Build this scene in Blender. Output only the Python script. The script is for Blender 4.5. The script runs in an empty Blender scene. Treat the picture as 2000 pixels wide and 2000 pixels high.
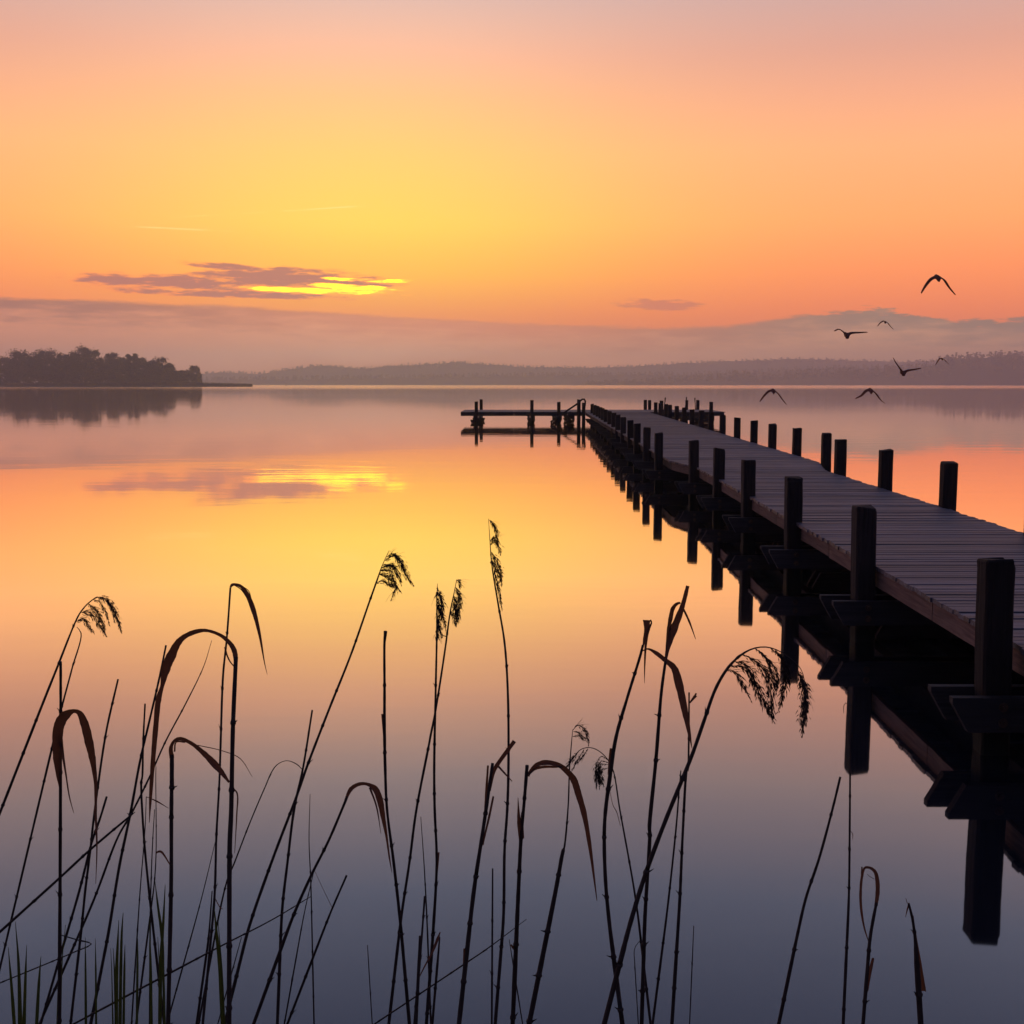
import bpy, bmesh, math, random
from mathutils import Vector, Matrix, noise

SC = bpy.context.scene
COL = SC.collection
rad = math.radians

# ------------------------------------------------------------------ camera
cam_d = bpy.data.cameras.new('camera')
cam = bpy.data.objects.new('camera', cam_d); COL.objects.link(cam)
cam.location = (0, 0, 2.0)
cam.rotation_euler = (math.pi/2 - math.atan(250/2400), 0, 0)
cam_d.sensor_width = 36; cam_d.lens = 43.2
cam_d.clip_start = 0.05; cam_d.clip_end = 20000
SC.camera = cam

# ------------------------------------------------------------------ colour management
SC.view_settings.view_transform = 'Standard'
SC.view_settings.look = 'None'
SC.view_settings.exposure = 0.3
SC.view_settings.gamma = 1.0
SC.view_settings.use_curve_mapping = False
SC.cycles.use_denoising = True
SC.cycles.max_bounces = 5
SC.cycles.volume_bounces = 1

# ------------------------------------------------------------------ node helpers
class NT:
    def __init__(s, tree): s.t = tree; s.n = tree.nodes; s.l = tree.links
    def put(s, sock, v):
        if isinstance(v, (int, float)): sock.default_value = v
        elif isinstance(v, (tuple, list)):
            sock.default_value = (*v, 1.0) if (len(v) == 3 and sock.type == 'RGBA') else v
        else: s.l.new(v, sock)
    def m(s, op, a, b=None, c=None, clamp=False):
        n = s.n.new('ShaderNodeMath'); n.operation = op; n.use_clamp = clamp
        for i, v in enumerate((a, b, c)):
            if v is not None: s.put(n.inputs[i], v)
        return n.outputs[0]
    def mix(s, f, a, b, mode='MIX'):
        n = s.n.new('ShaderNodeMix'); n.data_type = 'RGBA'; n.blend_type = mode; n.clamp_factor = True
        s.put(n.inputs[0], f); s.put(n.inputs[6], a); s.put(n.inputs[7], b)
        return n.outputs[2]
    def smooth(s, v, a, b, lo=0.0, hi=1.0):
        n = s.n.new('ShaderNodeMapRange'); n.interpolation_type = 'SMOOTHSTEP'
        for i, x in enumerate((v, a, b, lo, hi)): s.put(n.inputs[i], x)
        return n.outputs[0]
    def comb(s, x, y, z):
        n = s.n.new('ShaderNodeCombineXYZ')
        for i, v in enumerate((x, y, z)): s.put(n.inputs[i], v)
        return n.outputs[0]
    def noise(s, vec, scale, detail=4, rough=.55, dist=0.0):
        n = s.n.new('ShaderNodeTexNoise'); s.put(n.inputs['Vector'], vec)
        n.inputs['Scale'].default_value = scale; n.inputs['Detail'].default_value = detail
        n.inputs['Roughness'].default_value = rough; n.inputs['Distortion'].default_value = dist
        return n.outputs[0]
    def ramp(s, f, stops, interp='LINEAR'):
        n = s.n.new('ShaderNodeValToRGB'); s.put(n.inputs[0], f); cr = n.color_ramp; cr.interpolation = interp
        while len(cr.elements) < len(stops): cr.elements.new(0.5)
        for e, (p, c) in zip(cr.elements, stops): e.position = p; e.color = (*c, 1)
        return n.outputs[0]
def lin(c):
    return tuple(((v/255)/12.92 if v/255 <= .04045 else ((v/255+.055)/1.055)**2.4) for v in c)

# ------------------------------------------------------------------ world: dusk sky
SUN_AZ, SUN_EL = -7.5, 0.2
W = bpy.data.worlds.new('World'); SC.world = W; W.use_nodes = True
W.node_tree.nodes.clear()
w = NT(W.node_tree)
tc = w.n.new('ShaderNodeTexCoord'); sp = w.n.new('ShaderNodeSeparateXYZ'); w.l.new(tc.outputs['Generated'], sp.inputs[0])
dx, dy, dz = sp.outputs
az = w.m('MULTIPLY', w.m('ARCTAN2', dx, dy), 57.2958)             # degrees, 0 = the way the camera looks
el = w.m('MULTIPLY', w.m('ARCSINE', dz), 57.2958)
elf = w.m('DIVIDE', w.m('MAXIMUM', el, 0.0), 90.0)
def er(stops): return w.ramp(elf, [(e/90, tuple(k*GAIN for k in lin(c))) for e, c in stops])
GAIN = 1.0
glow = er([(0, (255,140,62)), (3, (255,152,58)), (5, (255,196,56)), (7.2, (255,216,80)), (10.3, (255,204,108)), (12.6, (254,192,128)), (14.3, (246,184,146)),
           (18, (198,175,172)), (23, (148,154,180)), (32, (108,118,156)), (55, (82,90,130)), (90, (72,80,120))])
side = er([(0, (250,122,70)), (3, (255,135,72)), (5, (255,150,82)), (7.2, (255,168,98)), (10.3, (250,174,120)), (12.6, (232,163,130)), (14.3, (214,156,136)),
           (18, (184,160,160)), (23, (142,147,173)), (32, (105,115,153)), (55, (82,90,130)), (90, (72,80,120))])
back = er([(0, (70,62,80)), (8, (76,68,90)), (20, (72,72,102)), (45, (74,80,118)), (90, (74,82,124))])
d1 = w.m('DIVIDE', w.m('ADD', az, 6.5), 12.5)
g1 = w.m('EXPONENT', w.m('MULTIPLY', w.m('MULTIPLY', d1, d1), -1.0))
front = w.mix(g1, side, glow)
aabs = w.m('ABSOLUTE', w.m('ADD', az, 5.0))
sky = w.mix(w.smooth(aabs, 32, 115), front, back)
st = w.n.new('ShaderNodeTexSky'); st.sky_type = 'NISHITA'; st.sun_disc = False
st.sun_elevation = rad(SUN_EL); st.sun_rotation = rad(SUN_AZ); st.dust_density = 3.0
nish = w.mix(1.0, st.outputs[0], (0.1, 0.1, 0.1), 'MULTIPLY')
sky = w.mix(0.06, sky, nish)
# clouds: coordinates in degrees, stretched sideways
wisp = w.noise(w.comb(w.m('MULTIPLY', az, 0.5), w.m('MULTIPLY', el, 3.4), 3.7), 1.0, 4, .62)
def ell(cx, cy, rx, ry, tilt=0.0):
    a = w.m('DIVIDE', w.m('SUBTRACT', az, cx), rx)
    b = w.m('DIVIDE', w.m('SUBTRACT', el, w.m('MULTIPLY_ADD', w.m('SUBTRACT', az, cx), tilt, cy)), ry)
    return w.m('SUBTRACT', 1.0, w.m('ADD', w.m('MULTIPLY', a, a), w.m('MULTIPLY', b, b)))
# streak cloud lit from below right: a few overlapping streaks, frayed by noise
fine = w.noise(w.comb(w.m('MULTIPLY', az, 1.1), w.m('MULTIPLY', el, 6.5), 1.3), 1.0, 3, .6)
fray = w.m('ADD', w.m('MULTIPLY', w.m('SUBTRACT', wisp, .5), 3.2), w.m('MULTIPLY', w.m('SUBTRACT', fine, .5), 2.2))
def union(parts):
    e = ell(*parts[0])
    for p in parts[1:]: e = w.m('MAXIMUM', e, ell(*p))
    return e
e1 = union([(-10.6, 4.78, 3.9, .46, -.02), (-15.2, 4.46, 4.4, .36, -.02), (-12.5, 5.16, 2.3, .18, -.07), (-7.6, 4.62, 2.2, .30, -.03), (-13.0, 4.02, 5.4, .17, -.02)])
e1 = w.m('MAXIMUM', e1, -1.8)
dens = w.m('ADD', w.m('ADD', e1, .28), fray)
cmask = w.m('MULTIPLY', w.smooth(dens, -0.25, 0.95), w.smooth(e1, -1.4, 0.1))
ccol = w.mix(w.smooth(dens, .1, 1.0), lin((255,132,70)), lin((166,104,98)))
sky = w.mix(w.m('MULTIPLY', cmask, 0.94), sky, ccol)
e1l = union([(-9.0, 4.20, 4.2, .13, -.035), (-7.4, 4.74, 1.2, .09, -.03), (-5.9, 4.66, 1.3, .09, .02), (-7.2, 4.36, 2.1, .15, -.06)])
e1l = w.m('MAXIMUM', e1l, -2.0)
lit = w.m('MULTIPLY', w.smooth(w.m('ADD', e1l, w.m('MULTIPLY', fray, 1.35)), -.35, 1.15), w.smooth(e1l, -1.4, .1))
sky = w.mix(w.smooth(lit, 0.0, .55), sky, (2.0, .72, .02))                # orange rim, then the bright core
sky = w.mix(w.smooth(lit, .35, 1.0), sky, (2.6, 1.5, 0.0))
# small cloud to the right
e2 = ell(6.6, 3.62, 2.4, 0.30, -0.03)
m2 = w.smooth(w.m('ADD', e2, fray), 0.15, 0.9)
sky = w.mix(w.m('MULTIPLY', m2, w.m('MULTIPLY', w.smooth(e2, -.3, .3), 0.75)), sky, lin((196,112,92)))
# thin contrails
def line(a0, e0, a1, e1_, wd, amt):
    global sky
    ec = w.m('MULTIPLY_ADD', w.m('SUBTRACT', az, a0), (e1_-e0)/(a1-a0), e0)
    d = w.m('ABSOLUTE', w.m('SUBTRACT', el, ec))
    k = w.m('MULTIPLY', w.smooth(d, wd, 0.0), w.m('MULTIPLY', w.smooth(az, a0, a0+2), w.smooth(az, a1, a1-2)))
    k = w.m('MULTIPLY', k, w.smooth(wisp, .35, .6))
    sky = w.mix(w.m('MULTIPLY', k, amt), sky, lin((255,232,150)))
line(-15.5, 7.25, -5.5, 8.1, 0.05, 0.5)
line(-18.0, 6.85, -12.0, 6.75, 0.06, 0.5)
# low fog bank with a soft ragged top; it runs on round the horizon
azf = w.m('DIVIDE', w.m('ADD', az, 60.0), 120.0)
edge_pts = [(-60,3.0),(-40,3.5),(-20,3.67),(-11.6,3.46),(-7,3.19),(0,2.84),(7,2.56),(9.8,2.62),(12.8,3.06),(16,3.34),(18.2,3.05),(20,2.72),(26,2.9),(40,3.4),(60,3.0)]
topr = w.ramp(azf, [((p+60)/120, (v/5,)*3) for p, v in edge_pts])
top = w.m('MULTIPLY_ADD', w.m('SUBTRACT', w.m('ADD', w.m('MULTIPLY', wisp, .65), w.m('MULTIPLY', fine, .35)), .5), 0.46, w.m('MULTIPLY', topr, 5.0))
wsp = w.m('MULTIPLY', w.smooth(az, 12.0, 15.0), w.m('MULTIPLY', w.m('SUBTRACT', fine, .5), .9))
bank = w.smooth(w.m('SUBTRACT', w.m('ADD', top, wsp), el), -0.07, 0.16)
bx = w.smooth(az, -22.0, -3.0); bx2 = w.smooth(az, 0.0, 18.0)
bt = w.mix(bx, lin((142,100,96)), lin((206,126,98))); bt = w.mix(bx2, bt, lin((118,116,112)))
bl = w.mix(bx, lin((206,140,116)), lin((226,154,122))); bl = w.mix(bx2, bl, lin((190,152,130)))
depth = w.m('ADD', w.m('SUBTRACT', top, el), w.m('MULTIPLY', w.m('SUBTRACT', wisp, .5), 2.6))
bcol = w.mix(w.smooth(depth, 0.0, 1.5), bt, bl)
bcol = w.mix(1.0, bcol, (1.12, 1.07, .90), 'MULTIPLY')
bcol = w.mix(w.smooth(aabs, 35, 120), bcol, lin((90,80,100)))
sky = w.mix(w.m('MULTIPLY', bank, 0.93), sky, bcol)
gain = w.ramp(elf, [(0, (1.12,1.05,1.05)), (5/90, (1.25,1.10,.95)), (10/90, (1.15,1.09,1.0)), (20/90, (1.06,)*3), (40/90, (1.0,)*3)])
sky = w.mix(1.0, sky, gain, 'MULTIPLY')
bg = w.n.new('ShaderNodeBackground'); w.put(bg.inputs[0], sky); bg.inputs[1].default_value = 1.0
ow = w.n.new('ShaderNodeOutputWorld'); w.l.new(bg.outputs[0], ow.inputs[0])
W.cycles.sampling_method = 'NONE'                                   # smooth sky: no importance map needed

# ------------------------------------------------------------------ sun: already down behind the far ridge
sd = bpy.data.lights.new('sun', 'SUN'); sd.energy = 0.12; sd.angle = rad(0.5); sd.color = (1.0, .72, .42)
so = bpy.data.objects.new('sun', sd); COL.objects.link(so); so.location = (-200, 1500, 60)
sv = Vector((math.sin(rad(SUN_AZ))*math.cos(rad(SUN_EL)), math.cos(rad(SUN_AZ))*math.cos(rad(SUN_EL)), math.sin(rad(SUN_EL))))
so.rotation_euler = sv.to_track_quat('Z', 'Y').to_euler()

# ------------------------------------------------------------------ measured shapes, in metres
REEDS = [
 ('reed', 'drooping feathery reed plume leaning in at the left edge',
  [(-0.9899,3.0648,1.374,1.28),(-0.9975,3.0634,1.4087,1.6),(-1.0071,3.0624,1.4339,1.91),(-1.0244,3.0613,1.459,2.23),(-1.0441,3.0611,1.4653,2.55),(-1.0679,3.0617,1.4512,2.98),(-1.0907,3.0627,1.426,3.4),(-1.1042,3.0637,1.4024,3.83),(-1.1286,3.0658,1.3486,4.47),(-1.1498,3.0678,1.2994,5.11),(-1.1958,3.072,1.1954,5.76),(-1.2422,3.0763,1.0887,6.41)],
  [],
  [[(-1.1027,3.0637,1.4024,3.83),(-1.0872,3.0684,1.4077,6.39),(-1.0739,3.0727,1.3881,6.4),(-1.0638,3.0776,1.3698,1.28)],[(-1.0907,3.0627,1.426,3.83),(-1.0688,3.0706,1.423,11.51),(-1.0512,3.0796,1.3961,8.98),(-1.0364,3.0919,1.3558,1.29)],[(-1.0711,3.0618,1.448,2.55),(-1.0547,3.0749,1.4284,7.69),(-1.0451,3.0895,1.3973,6.44),(-1.0441,3.1021,1.3663,1.29)],[(-1.0567,3.0613,1.459,2.55),(-1.0417,3.0662,1.4504,3.83),(-1.0297,3.0735,1.4224,3.84),(-1.0248,3.0815,1.3879,1.28)],[(-1.0441,3.0611,1.4653,3.83),(-1.0275,3.0706,1.4574,8.96),(-1.0141,3.0836,1.43,10.28),(-1.0078,3.095,1.4026,6.45),(-1.0044,3.1099,1.3648,1.3)],[(-1.0273,3.0612,1.4622,2.55),(-1.0045,3.0455,1.4401,5.08),(-0.9937,3.0274,1.4064,1.26)]]),
 ('reed', 'thin reed with a snapped hooked tip under the drooping plume at the left edge',
  [(-1.1543,3.21,1.3591,1.34),(-1.1435,3.2098,1.3427,2.67),(-1.171,3.2088,1.2457,4.01),(-1.204,3.2075,1.1333,4.68),(-1.2264,3.2066,1.0501,5.34)],
  [],
  []),
 ('reed', 'broad folded brown reed leaf arching over at the left edge',
  [(-0.7795,2.0842,1.5229,4.34),(-0.7887,2.1009,1.441,4.38),(-0.8102,2.1386,1.2494,5.35),(-0.8464,2.1995,0.9199,6.42)],
  [[(-0.8065,2.1314,1.2771,2.66),(-0.8047,2.1205,1.312,7.95),(-0.8008,2.1081,1.3513,13.18),(-0.7947,2.0965,1.3877,17.47),(-0.7871,2.0888,1.4117,19.15),(-0.7749,2.0833,1.4284,16.49),(-0.7597,2.0801,1.4368,7.8),(-0.7494,2.0805,1.4335,12.14),(-0.7434,2.0855,1.4148,15.64),(-0.7397,2.0955,1.3771,14.84),(-0.7372,2.1033,1.3418,13.15),(-0.7353,2.1087,1.2959,7.91),(-0.7358,2.105,1.2457,5.26),(-0.7302,2.0888,1.1895,2.61),(-0.7274,2.0683,1.1313,0.86)],[(-0.7952,2.1096,1.3883,7.91),(-0.7887,2.1017,1.3533,6.13),(-0.7819,2.0943,1.3205,4.36),(-0.7738,2.0854,1.2817,2.61),(-0.7651,2.0793,1.2553,0.87)]],
  []),
 ('reed', 'straight broken reed stalk leaning right beside the folded brown leaf',
  [(-0.9514,2.9094,1.2906,4.24),(-0.9904,2.9262,1.1545,4.88),(-1.0273,2.9471,0.9812,4.91),(-1.0398,2.9548,0.9162,5.17),(-1.053,2.9637,0.8406,5.43),(-1.0733,2.976,0.7342,5.7),(-1.0902,2.9876,0.633,5.98),(-1.1091,2.9996,0.5271,6.25)],
  [],
  []),
 ('reed', 'short cut reed stalk in the lower left crossed by a diagonal stalk',
  [(-0.9914,2.9173,0.9961,4.86),(-1.0074,2.9153,0.9461,5.16),(-1.0312,2.9125,0.8792,5.46),(-1.0637,2.9076,0.7602,5.75),(-1.1123,2.9013,0.6036,6.04),(-1.1254,2.8995,0.5605,6.04)],
  [],
  []),
 ('reed', 'reed stalk lying diagonally up from the lower left edge',
  [(-0.8705,2.7526,1.0165,1.15),(-0.8844,2.7509,1.0055,4.58),(-0.9734,2.7397,0.9312,5.14),(-1.044,2.7299,0.8666,5.69),(-1.1006,2.7221,0.8159,5.67)],
  [],
  []),
 ('reed', 'straight stalk with cut tip just left of the great reed arch',
  [(-0.8787,3.069,1.3401,4.48),(-0.8952,3.0623,1.2612,4.78),(-0.9238,3.0521,1.1404,5.09),(-0.946,3.0442,1.0473,5.71),(-0.9716,3.0329,0.9132,6.32),(-1.0004,3.0216,0.7794,6.71),(-1.0295,3.0071,0.6079,7.1),(-1.0456,3.0003,0.5267,7.5)],
  [],
  []),
 ('reed', 'short vertical stalk ending left below the great reed arch',
  [(-0.9302,3.048,1.1938,3.81),(-0.9399,3.0551,1.0982,4.46),(-0.9486,3.0629,0.9934,4.79),(-0.9504,3.0632,0.9894,5.11),(-0.9522,3.0743,0.8365,5.55),(-0.9455,3.0869,0.6606,6),(-0.9356,3.0997,0.4779,6.46)],
  [],
  []),
 ('reed', 'long hair-tipped stalk slanting up to the right behind the great arch',
  [(-0.826,3.3257,1.2985,1.11),(-0.8498,3.3236,1.2256,2.08),(-0.9024,3.3206,1.1199,3.46),(-0.9584,3.3177,1.0172,4.15),(-1.0081,3.3148,0.9106,4.83),(-1.0612,3.3119,0.8069,5.52),(-1.0966,3.3102,0.7472,5.52),(-1.1692,3.3052,0.5659,6.2),(-1.2528,3.3001,0.3795,6.88)],
  [],
  []),
 ('reed', 'thick stalk with one long leaf bent into the great arch at left',
  [(-0.4768,2.0844,1.5315,6.95),(-0.4772,2.0817,1.5149,6.94),(-0.4804,2.0644,1.4078,6.88),(-0.4816,2.0411,1.2647,7.65),(-0.4831,2.034,1.2216,7.63),(-0.4813,2.0004,1.0177,7.5)],
  [[(-0.4762,2.081,1.5237,7.8),(-0.4785,2.0837,1.5402,8.68),(-0.485,2.0859,1.5525,8.69),(-0.5012,2.089,1.5669,7.83),(-0.5271,2.0926,1.5758,6.1),(-0.5445,2.0944,1.5743,7.85),(-0.5664,2.0965,1.5653,8.74),(-0.5797,2.0977,1.5532,11.36),(-0.5923,2.0988,1.5304,14.87),(-0.603,2.1003,1.5063,14.88),(-0.6108,2.1023,1.4755,7.01),(-0.6186,2.1046,1.4509,10.52),(-0.6254,2.1087,1.4061,8.79),(-0.635,2.1163,1.3377,7.05),(-0.6439,2.1248,1.2682,5.31),(-0.6495,2.131,1.2183,0.89)],[(-0.4954,2.085,1.5484,3.48),(-0.4921,2.0831,1.536,2.6),(-0.4867,2.0811,1.5247,2.17),(-0.4792,2.0794,1.5155,1.73)],[(-0.4776,2.0464,1.3102,2.56),(-0.4719,2.048,1.3011,2.56),(-0.4747,2.0533,1.2603,2.14),(-0.4821,2.0631,1.1885,0.86)]],
  []),
 ('reed', 'tall reed whose top leaf folds over to the right above the great arch',
  [(-0.6868,2.962,1.5067,4.32),(-0.6936,2.94,1.3844,4.29),(-0.701,2.9244,1.2975,4.87),(-0.704,2.8957,1.1392,4.83),(-0.7053,2.8794,1.05,4.8),(-0.7102,2.8554,0.9194,5.16),(-0.7119,2.8298,0.7812,5.5),(-0.7233,2.8006,0.6248,5.83)],
  [[(-0.6864,2.96,1.507,4.93),(-0.6825,2.9592,1.5126,7.4),(-0.6739,2.9583,1.5145,6.16),(-0.6589,2.9567,1.5091,8.62),(-0.644,2.9544,1.4885,12.31),(-0.6291,2.9502,1.4516,11.06),(-0.6141,2.9434,1.3927,6.13),(-0.602,2.9353,1.3251,2.45),(-0.5954,2.9318,1.2972,0.98)],[(-0.6791,2.9611,1.5135,1.85),(-0.6586,2.9549,1.5019,2.46),(-0.6428,2.9481,1.482,3.69)],[(-0.6567,2.9604,1.5094,2.47),(-0.6411,2.9556,1.4988,2.46),(-0.6345,2.9506,1.4786,3.69)]],
  []),
 ('reed', 'thick stalk with a leaf folded down right under the great arch',
  [(-0.6075,2.1383,1.342,7.13),(-0.6076,2.1316,1.277,7.11),(-0.6075,2.1358,1.3178,7.12),(-0.6085,2.127,1.2311,6.2),(-0.6088,2.1159,1.1227,6.61),(-0.6121,2.1002,0.9687,7)],
  [[(-0.607,2.1356,1.3362,8.01),(-0.6069,2.1311,1.3554,7.1),(-0.5995,2.1277,1.3697,5.32),(-0.5881,2.1259,1.3742,7.09),(-0.5684,2.1244,1.3663,8.85),(-0.5464,2.1209,1.3496,10.6),(-0.5284,2.1165,1.3332,12.35),(-0.5126,2.1117,1.317,8.8),(-0.499,2.107,1.3009,4.39)],[(-0.6022,2.1367,1.347,2.67),(-0.598,2.1339,1.3657,2.67),(-0.5814,2.1326,1.3661,2.67)],[(-0.5613,2.1379,1.3589,1.78),(-0.514,2.1212,1.3539,1.41),(-0.4789,2.1081,1.3436,1.32),(-0.4555,2.0956,1.3145,0.7)]],
  []),
 ('reed', 'thin stalk with a bent tip left of the folded leaf stalk',
  [(-0.9637,3.1428,0.9185,1.96),(-0.973,3.1538,0.8265,2.37),(-0.9977,3.1744,0.6498,2.91),(-1.0254,3.1995,0.4289,4)],
  [[(-0.9631,3.1409,0.9188,1.31),(-0.9507,3.1419,0.9132,1.96),(-0.9353,3.1433,0.9051,3.93),(-0.9061,3.1461,0.8852,1.05)]],
  []),
 ('reed', 'hair-thin vertical stalk with a small brown hooked leaf',
  [(-0.9569,3.2146,0.9772,1.88),(-0.958,3.214,0.9565,2.01),(-0.9622,3.2082,0.7381,2.67),(-0.9691,3.206,0.6535,3.34),(-0.9789,3.2042,0.5856,4.01),(-1.0024,3.2001,0.4286,5.33)],
  [[(-0.961,3.2062,0.7389,2.67),(-0.9564,3.2055,0.7433,5.34),(-0.9478,3.2046,0.7443,6.68),(-0.938,3.2034,0.7332,6.67),(-0.923,3.2004,0.7088,4)]],
  []),
 ('reed', 'short hair-thin stalk between the crossing stalks at lower left',
  [(-0.9968,3.3226,0.8199,1.94),(-1.0046,3.3171,0.7129,2.76),(-1.0121,3.3092,0.557,3.45),(-1.0166,3.3002,0.3794,4.13)],
  [],
  []),
 ('reed', 'thin stalk slanting left off the tall folded reed',
  [(-0.7394,2.9657,0.8682,1.48),(-0.7842,2.982,0.7061,2.49),(-0.8385,2.9996,0.527,3.75)],
  [],
  []),
 ('reed', 'short stub stalk leaning on the tall folded reed near the bottom',
  [(-0.7338,2.8945,0.7658,2.41),(-0.7468,2.898,0.6428,4.83),(-0.7574,2.8999,0.576,6.04)],
  [[(-0.7278,2.8929,0.751,2.41),(-0.7211,2.8945,0.7348,3.02),(-0.7143,2.8958,0.7218,2.41),(-0.7085,2.8963,0.7191,0.97)]],
  []),
 ('reed', 'thin stalk with its tip looped over to the right of the thick arch stalk',
  [(-0.5625,3.2242,0.9621,1.34),(-0.5802,3.225,0.9802,2.69),(-0.6051,3.2255,0.9899,1.61),(-0.623,3.2253,0.9856,1.88),(-0.641,3.2246,0.9711,2.69),(-0.6703,3.2218,0.9095,2.95),(-0.7109,3.2175,0.815,3.35),(-0.7554,3.2124,0.702,4.02),(-0.7701,3.2109,0.6686,4.01),(-0.7911,3.2073,0.5877,4.68),(-0.8232,3.2002,0.4286,5.33)],
  [],
  []),
 ('reed', 'tall leaning reed with a ragged plume blown to the right',
  [(-0.3197,3.1692,1.5694,1.06),(-0.3371,3.1668,1.5314,2.11),(-0.3546,3.1637,1.4831,4.48),(-0.372,3.1606,1.4347,4.74),(-0.4211,3.1518,1.2961,5.25),(-0.4773,3.1429,1.157,5.89),(-0.5372,3.1332,1.0034,6.53),(-0.5643,3.1284,0.9268,6.52),(-0.6317,3.1173,0.7512,7.14),(-0.6925,3.1065,0.5783,7.77),(-0.7196,3.1001,0.4757,8.4)],
  [],
  [[(-0.3302,3.1674,1.5418,2.64),(-0.3064,3.1734,1.5566,5.29),(-0.2896,3.1761,1.5335,11.91),(-0.2748,3.1815,1.5012,7.95),(-0.2582,3.1878,1.4728,1.33)],[(-0.3267,3.1681,1.5521,1.32),(-0.3123,3.1629,1.5605,3.95),(-0.2965,3.1583,1.55,9.21),(-0.2805,3.15,1.5235,7.88)],[(-0.3371,3.1668,1.5314,2.64),(-0.3129,3.1661,1.5315,5.28),(-0.2958,3.1654,1.5072,6.59),(-0.2881,3.1647,1.4787,1.32)],[(-0.3406,3.1663,1.5245,2.64),(-0.3191,3.1591,1.5308,5.27),(-0.305,3.1544,1.5194,6.57),(-0.2961,3.1489,1.4994,1.31)],[(-0.3441,3.1659,1.5176,3.96),(-0.3193,3.1597,1.5186,13.17),(-0.3052,3.1533,1.4883,9.2),(-0.2875,3.1454,1.4625,1.31)],[(-0.3476,3.1652,1.5073,3.96),(-0.3279,3.1749,1.5023,10.58),(-0.3119,3.1864,1.4776,9.29)],[(-0.3546,3.1637,1.4831,2.64),(-0.3382,3.1724,1.4887,3.97),(-0.3185,3.1817,1.4749,6.63),(-0.3036,3.1892,1.4701,3.99)],[(-0.3011,3.1631,1.4745,3.95),(-0.3062,3.1612,1.4626,3.95),(-0.314,3.1575,1.4395,1.32)]]),
 ('reed', 'straight cut stalk crossing the tall plumed reed at left of centre',
  [(-0.5022,3.021,1.1846,4.41),(-0.5273,3.0163,1.0365,5.03),(-0.5508,3.0129,0.9319,6.28),(-0.5694,3.0086,0.7948,6.27),(-0.5844,3.0047,0.6741,6.89),(-0.5932,3.0001,0.5248,7.5)],
  [],
  []),
 ('reed', 'leaning reed with a brown leaf arching down right of the plumed reed',
  [(-0.3721,2.6929,1.0731,5.61),(-0.4159,2.6947,0.9703,5.61),(-0.4566,2.6962,0.8887,6.18),(-0.4977,2.6978,0.7969,6.74),(-0.5445,2.7,0.6724,7.87)],
  [[(-0.3765,2.691,1.0645,5.61),(-0.3633,2.696,1.0906,10.11),(-0.3456,2.6991,1.1003,9),(-0.3279,2.7013,1.0996,6.75),(-0.3103,2.7031,1.0882,12.39),(-0.3001,2.7039,1.0631,14.65),(-0.2933,2.7064,1.022,11.28),(-0.2867,2.7111,0.9766,5.65),(-0.2805,2.7185,0.9173,3.4),(-0.2759,2.7232,0.8823,0.91)],[(-0.3207,2.6905,1.0955,4.48),(-0.3053,2.6823,1.0553,3.91),(-0.2943,2.6706,0.9949,0.89)]],
  []),
 ('reed', 'hair-thin wavy stalk crossing the brown arched leaf reed',
  [(-0.5534,3.2694,0.8822,1.36),(-0.5599,3.2777,0.7476,2.46),(-0.5584,3.285,0.6269,3.28),(-0.5595,3.2999,0.3774,4.12)],
  [],
  []),
 ('reed', 'thin broken stalk lying low and diagonal across lower left',
  [(-0.4738,2.7926,0.797,1.75),(-0.5694,2.7951,0.7372,2.91),(-0.6813,2.7977,0.677,3.5),(-0.7754,2.7999,0.6251,4.67)],
  [],
  []),
 ('reed', 'short cut stalk leaning right with a fine twig touching it',
  [(-0.4002,2.8648,0.8175,4.77),(-0.4405,2.8785,0.7231,4.8),(-0.4982,2.8998,0.5742,6.04)],
  [[(-0.4362,2.8759,0.7283,1.2),(-0.4567,2.8636,0.7831,1.19),(-0.4748,2.8521,0.8344,0.95)]],
  []),
 ('reed', 'thin stalk rising to the bend of the brown arched leaf reed',
  [(-0.5127,3.0653,0.7454,1.92),(-0.5404,3.0797,0.6338,2.57),(-0.5728,3.0998,0.4758,3.87)],
  [],
  []),
 ('reed', 'tall headless stalk with a thickened blunt tip left of the twin plumes',
  [(-0.2692,2.573,1.477,6.97),(-0.2701,2.5747,1.4666,6.44),(-0.2719,2.577,1.4532,4.94),(-0.2748,2.5946,1.3479,5.41),(-0.2775,2.6102,1.2527,6.53),(-0.2785,2.6249,1.1615,6.02),(-0.2772,2.6404,1.064,5.5),(-0.2657,2.6605,0.9342,6.1),(-0.2543,2.6832,0.7846,6.71),(-0.2477,2.6998,0.6725,7.31)],
  [[(-0.2814,2.6024,1.2888,4.34),(-0.2807,2.6069,1.2655,3.26),(-0.2793,2.6157,1.2186,2.18)]],
  []),
 ('reed', 'upright plumed reed, left one of the twin plumes',
  [(-0.1761,2.8711,1.5309,0.96),(-0.1779,2.8755,1.4984,2.4),(-0.1794,2.8872,1.4131,4.21),(-0.1851,2.9095,1.2458,5.09),(-0.191,2.9333,1.063,6.11),(-0.1914,2.947,0.9553,6.14),(-0.1884,2.9649,0.8123,6.18),(-0.1994,2.9873,0.6294,7.47),(-0.2076,2.9998,0.525,8.12)],
  [[(-0.183,2.9598,0.8383,4.93),(-0.1871,2.9682,0.7972,5.57),(-0.1922,2.9804,0.7369,3.73)]],
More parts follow.
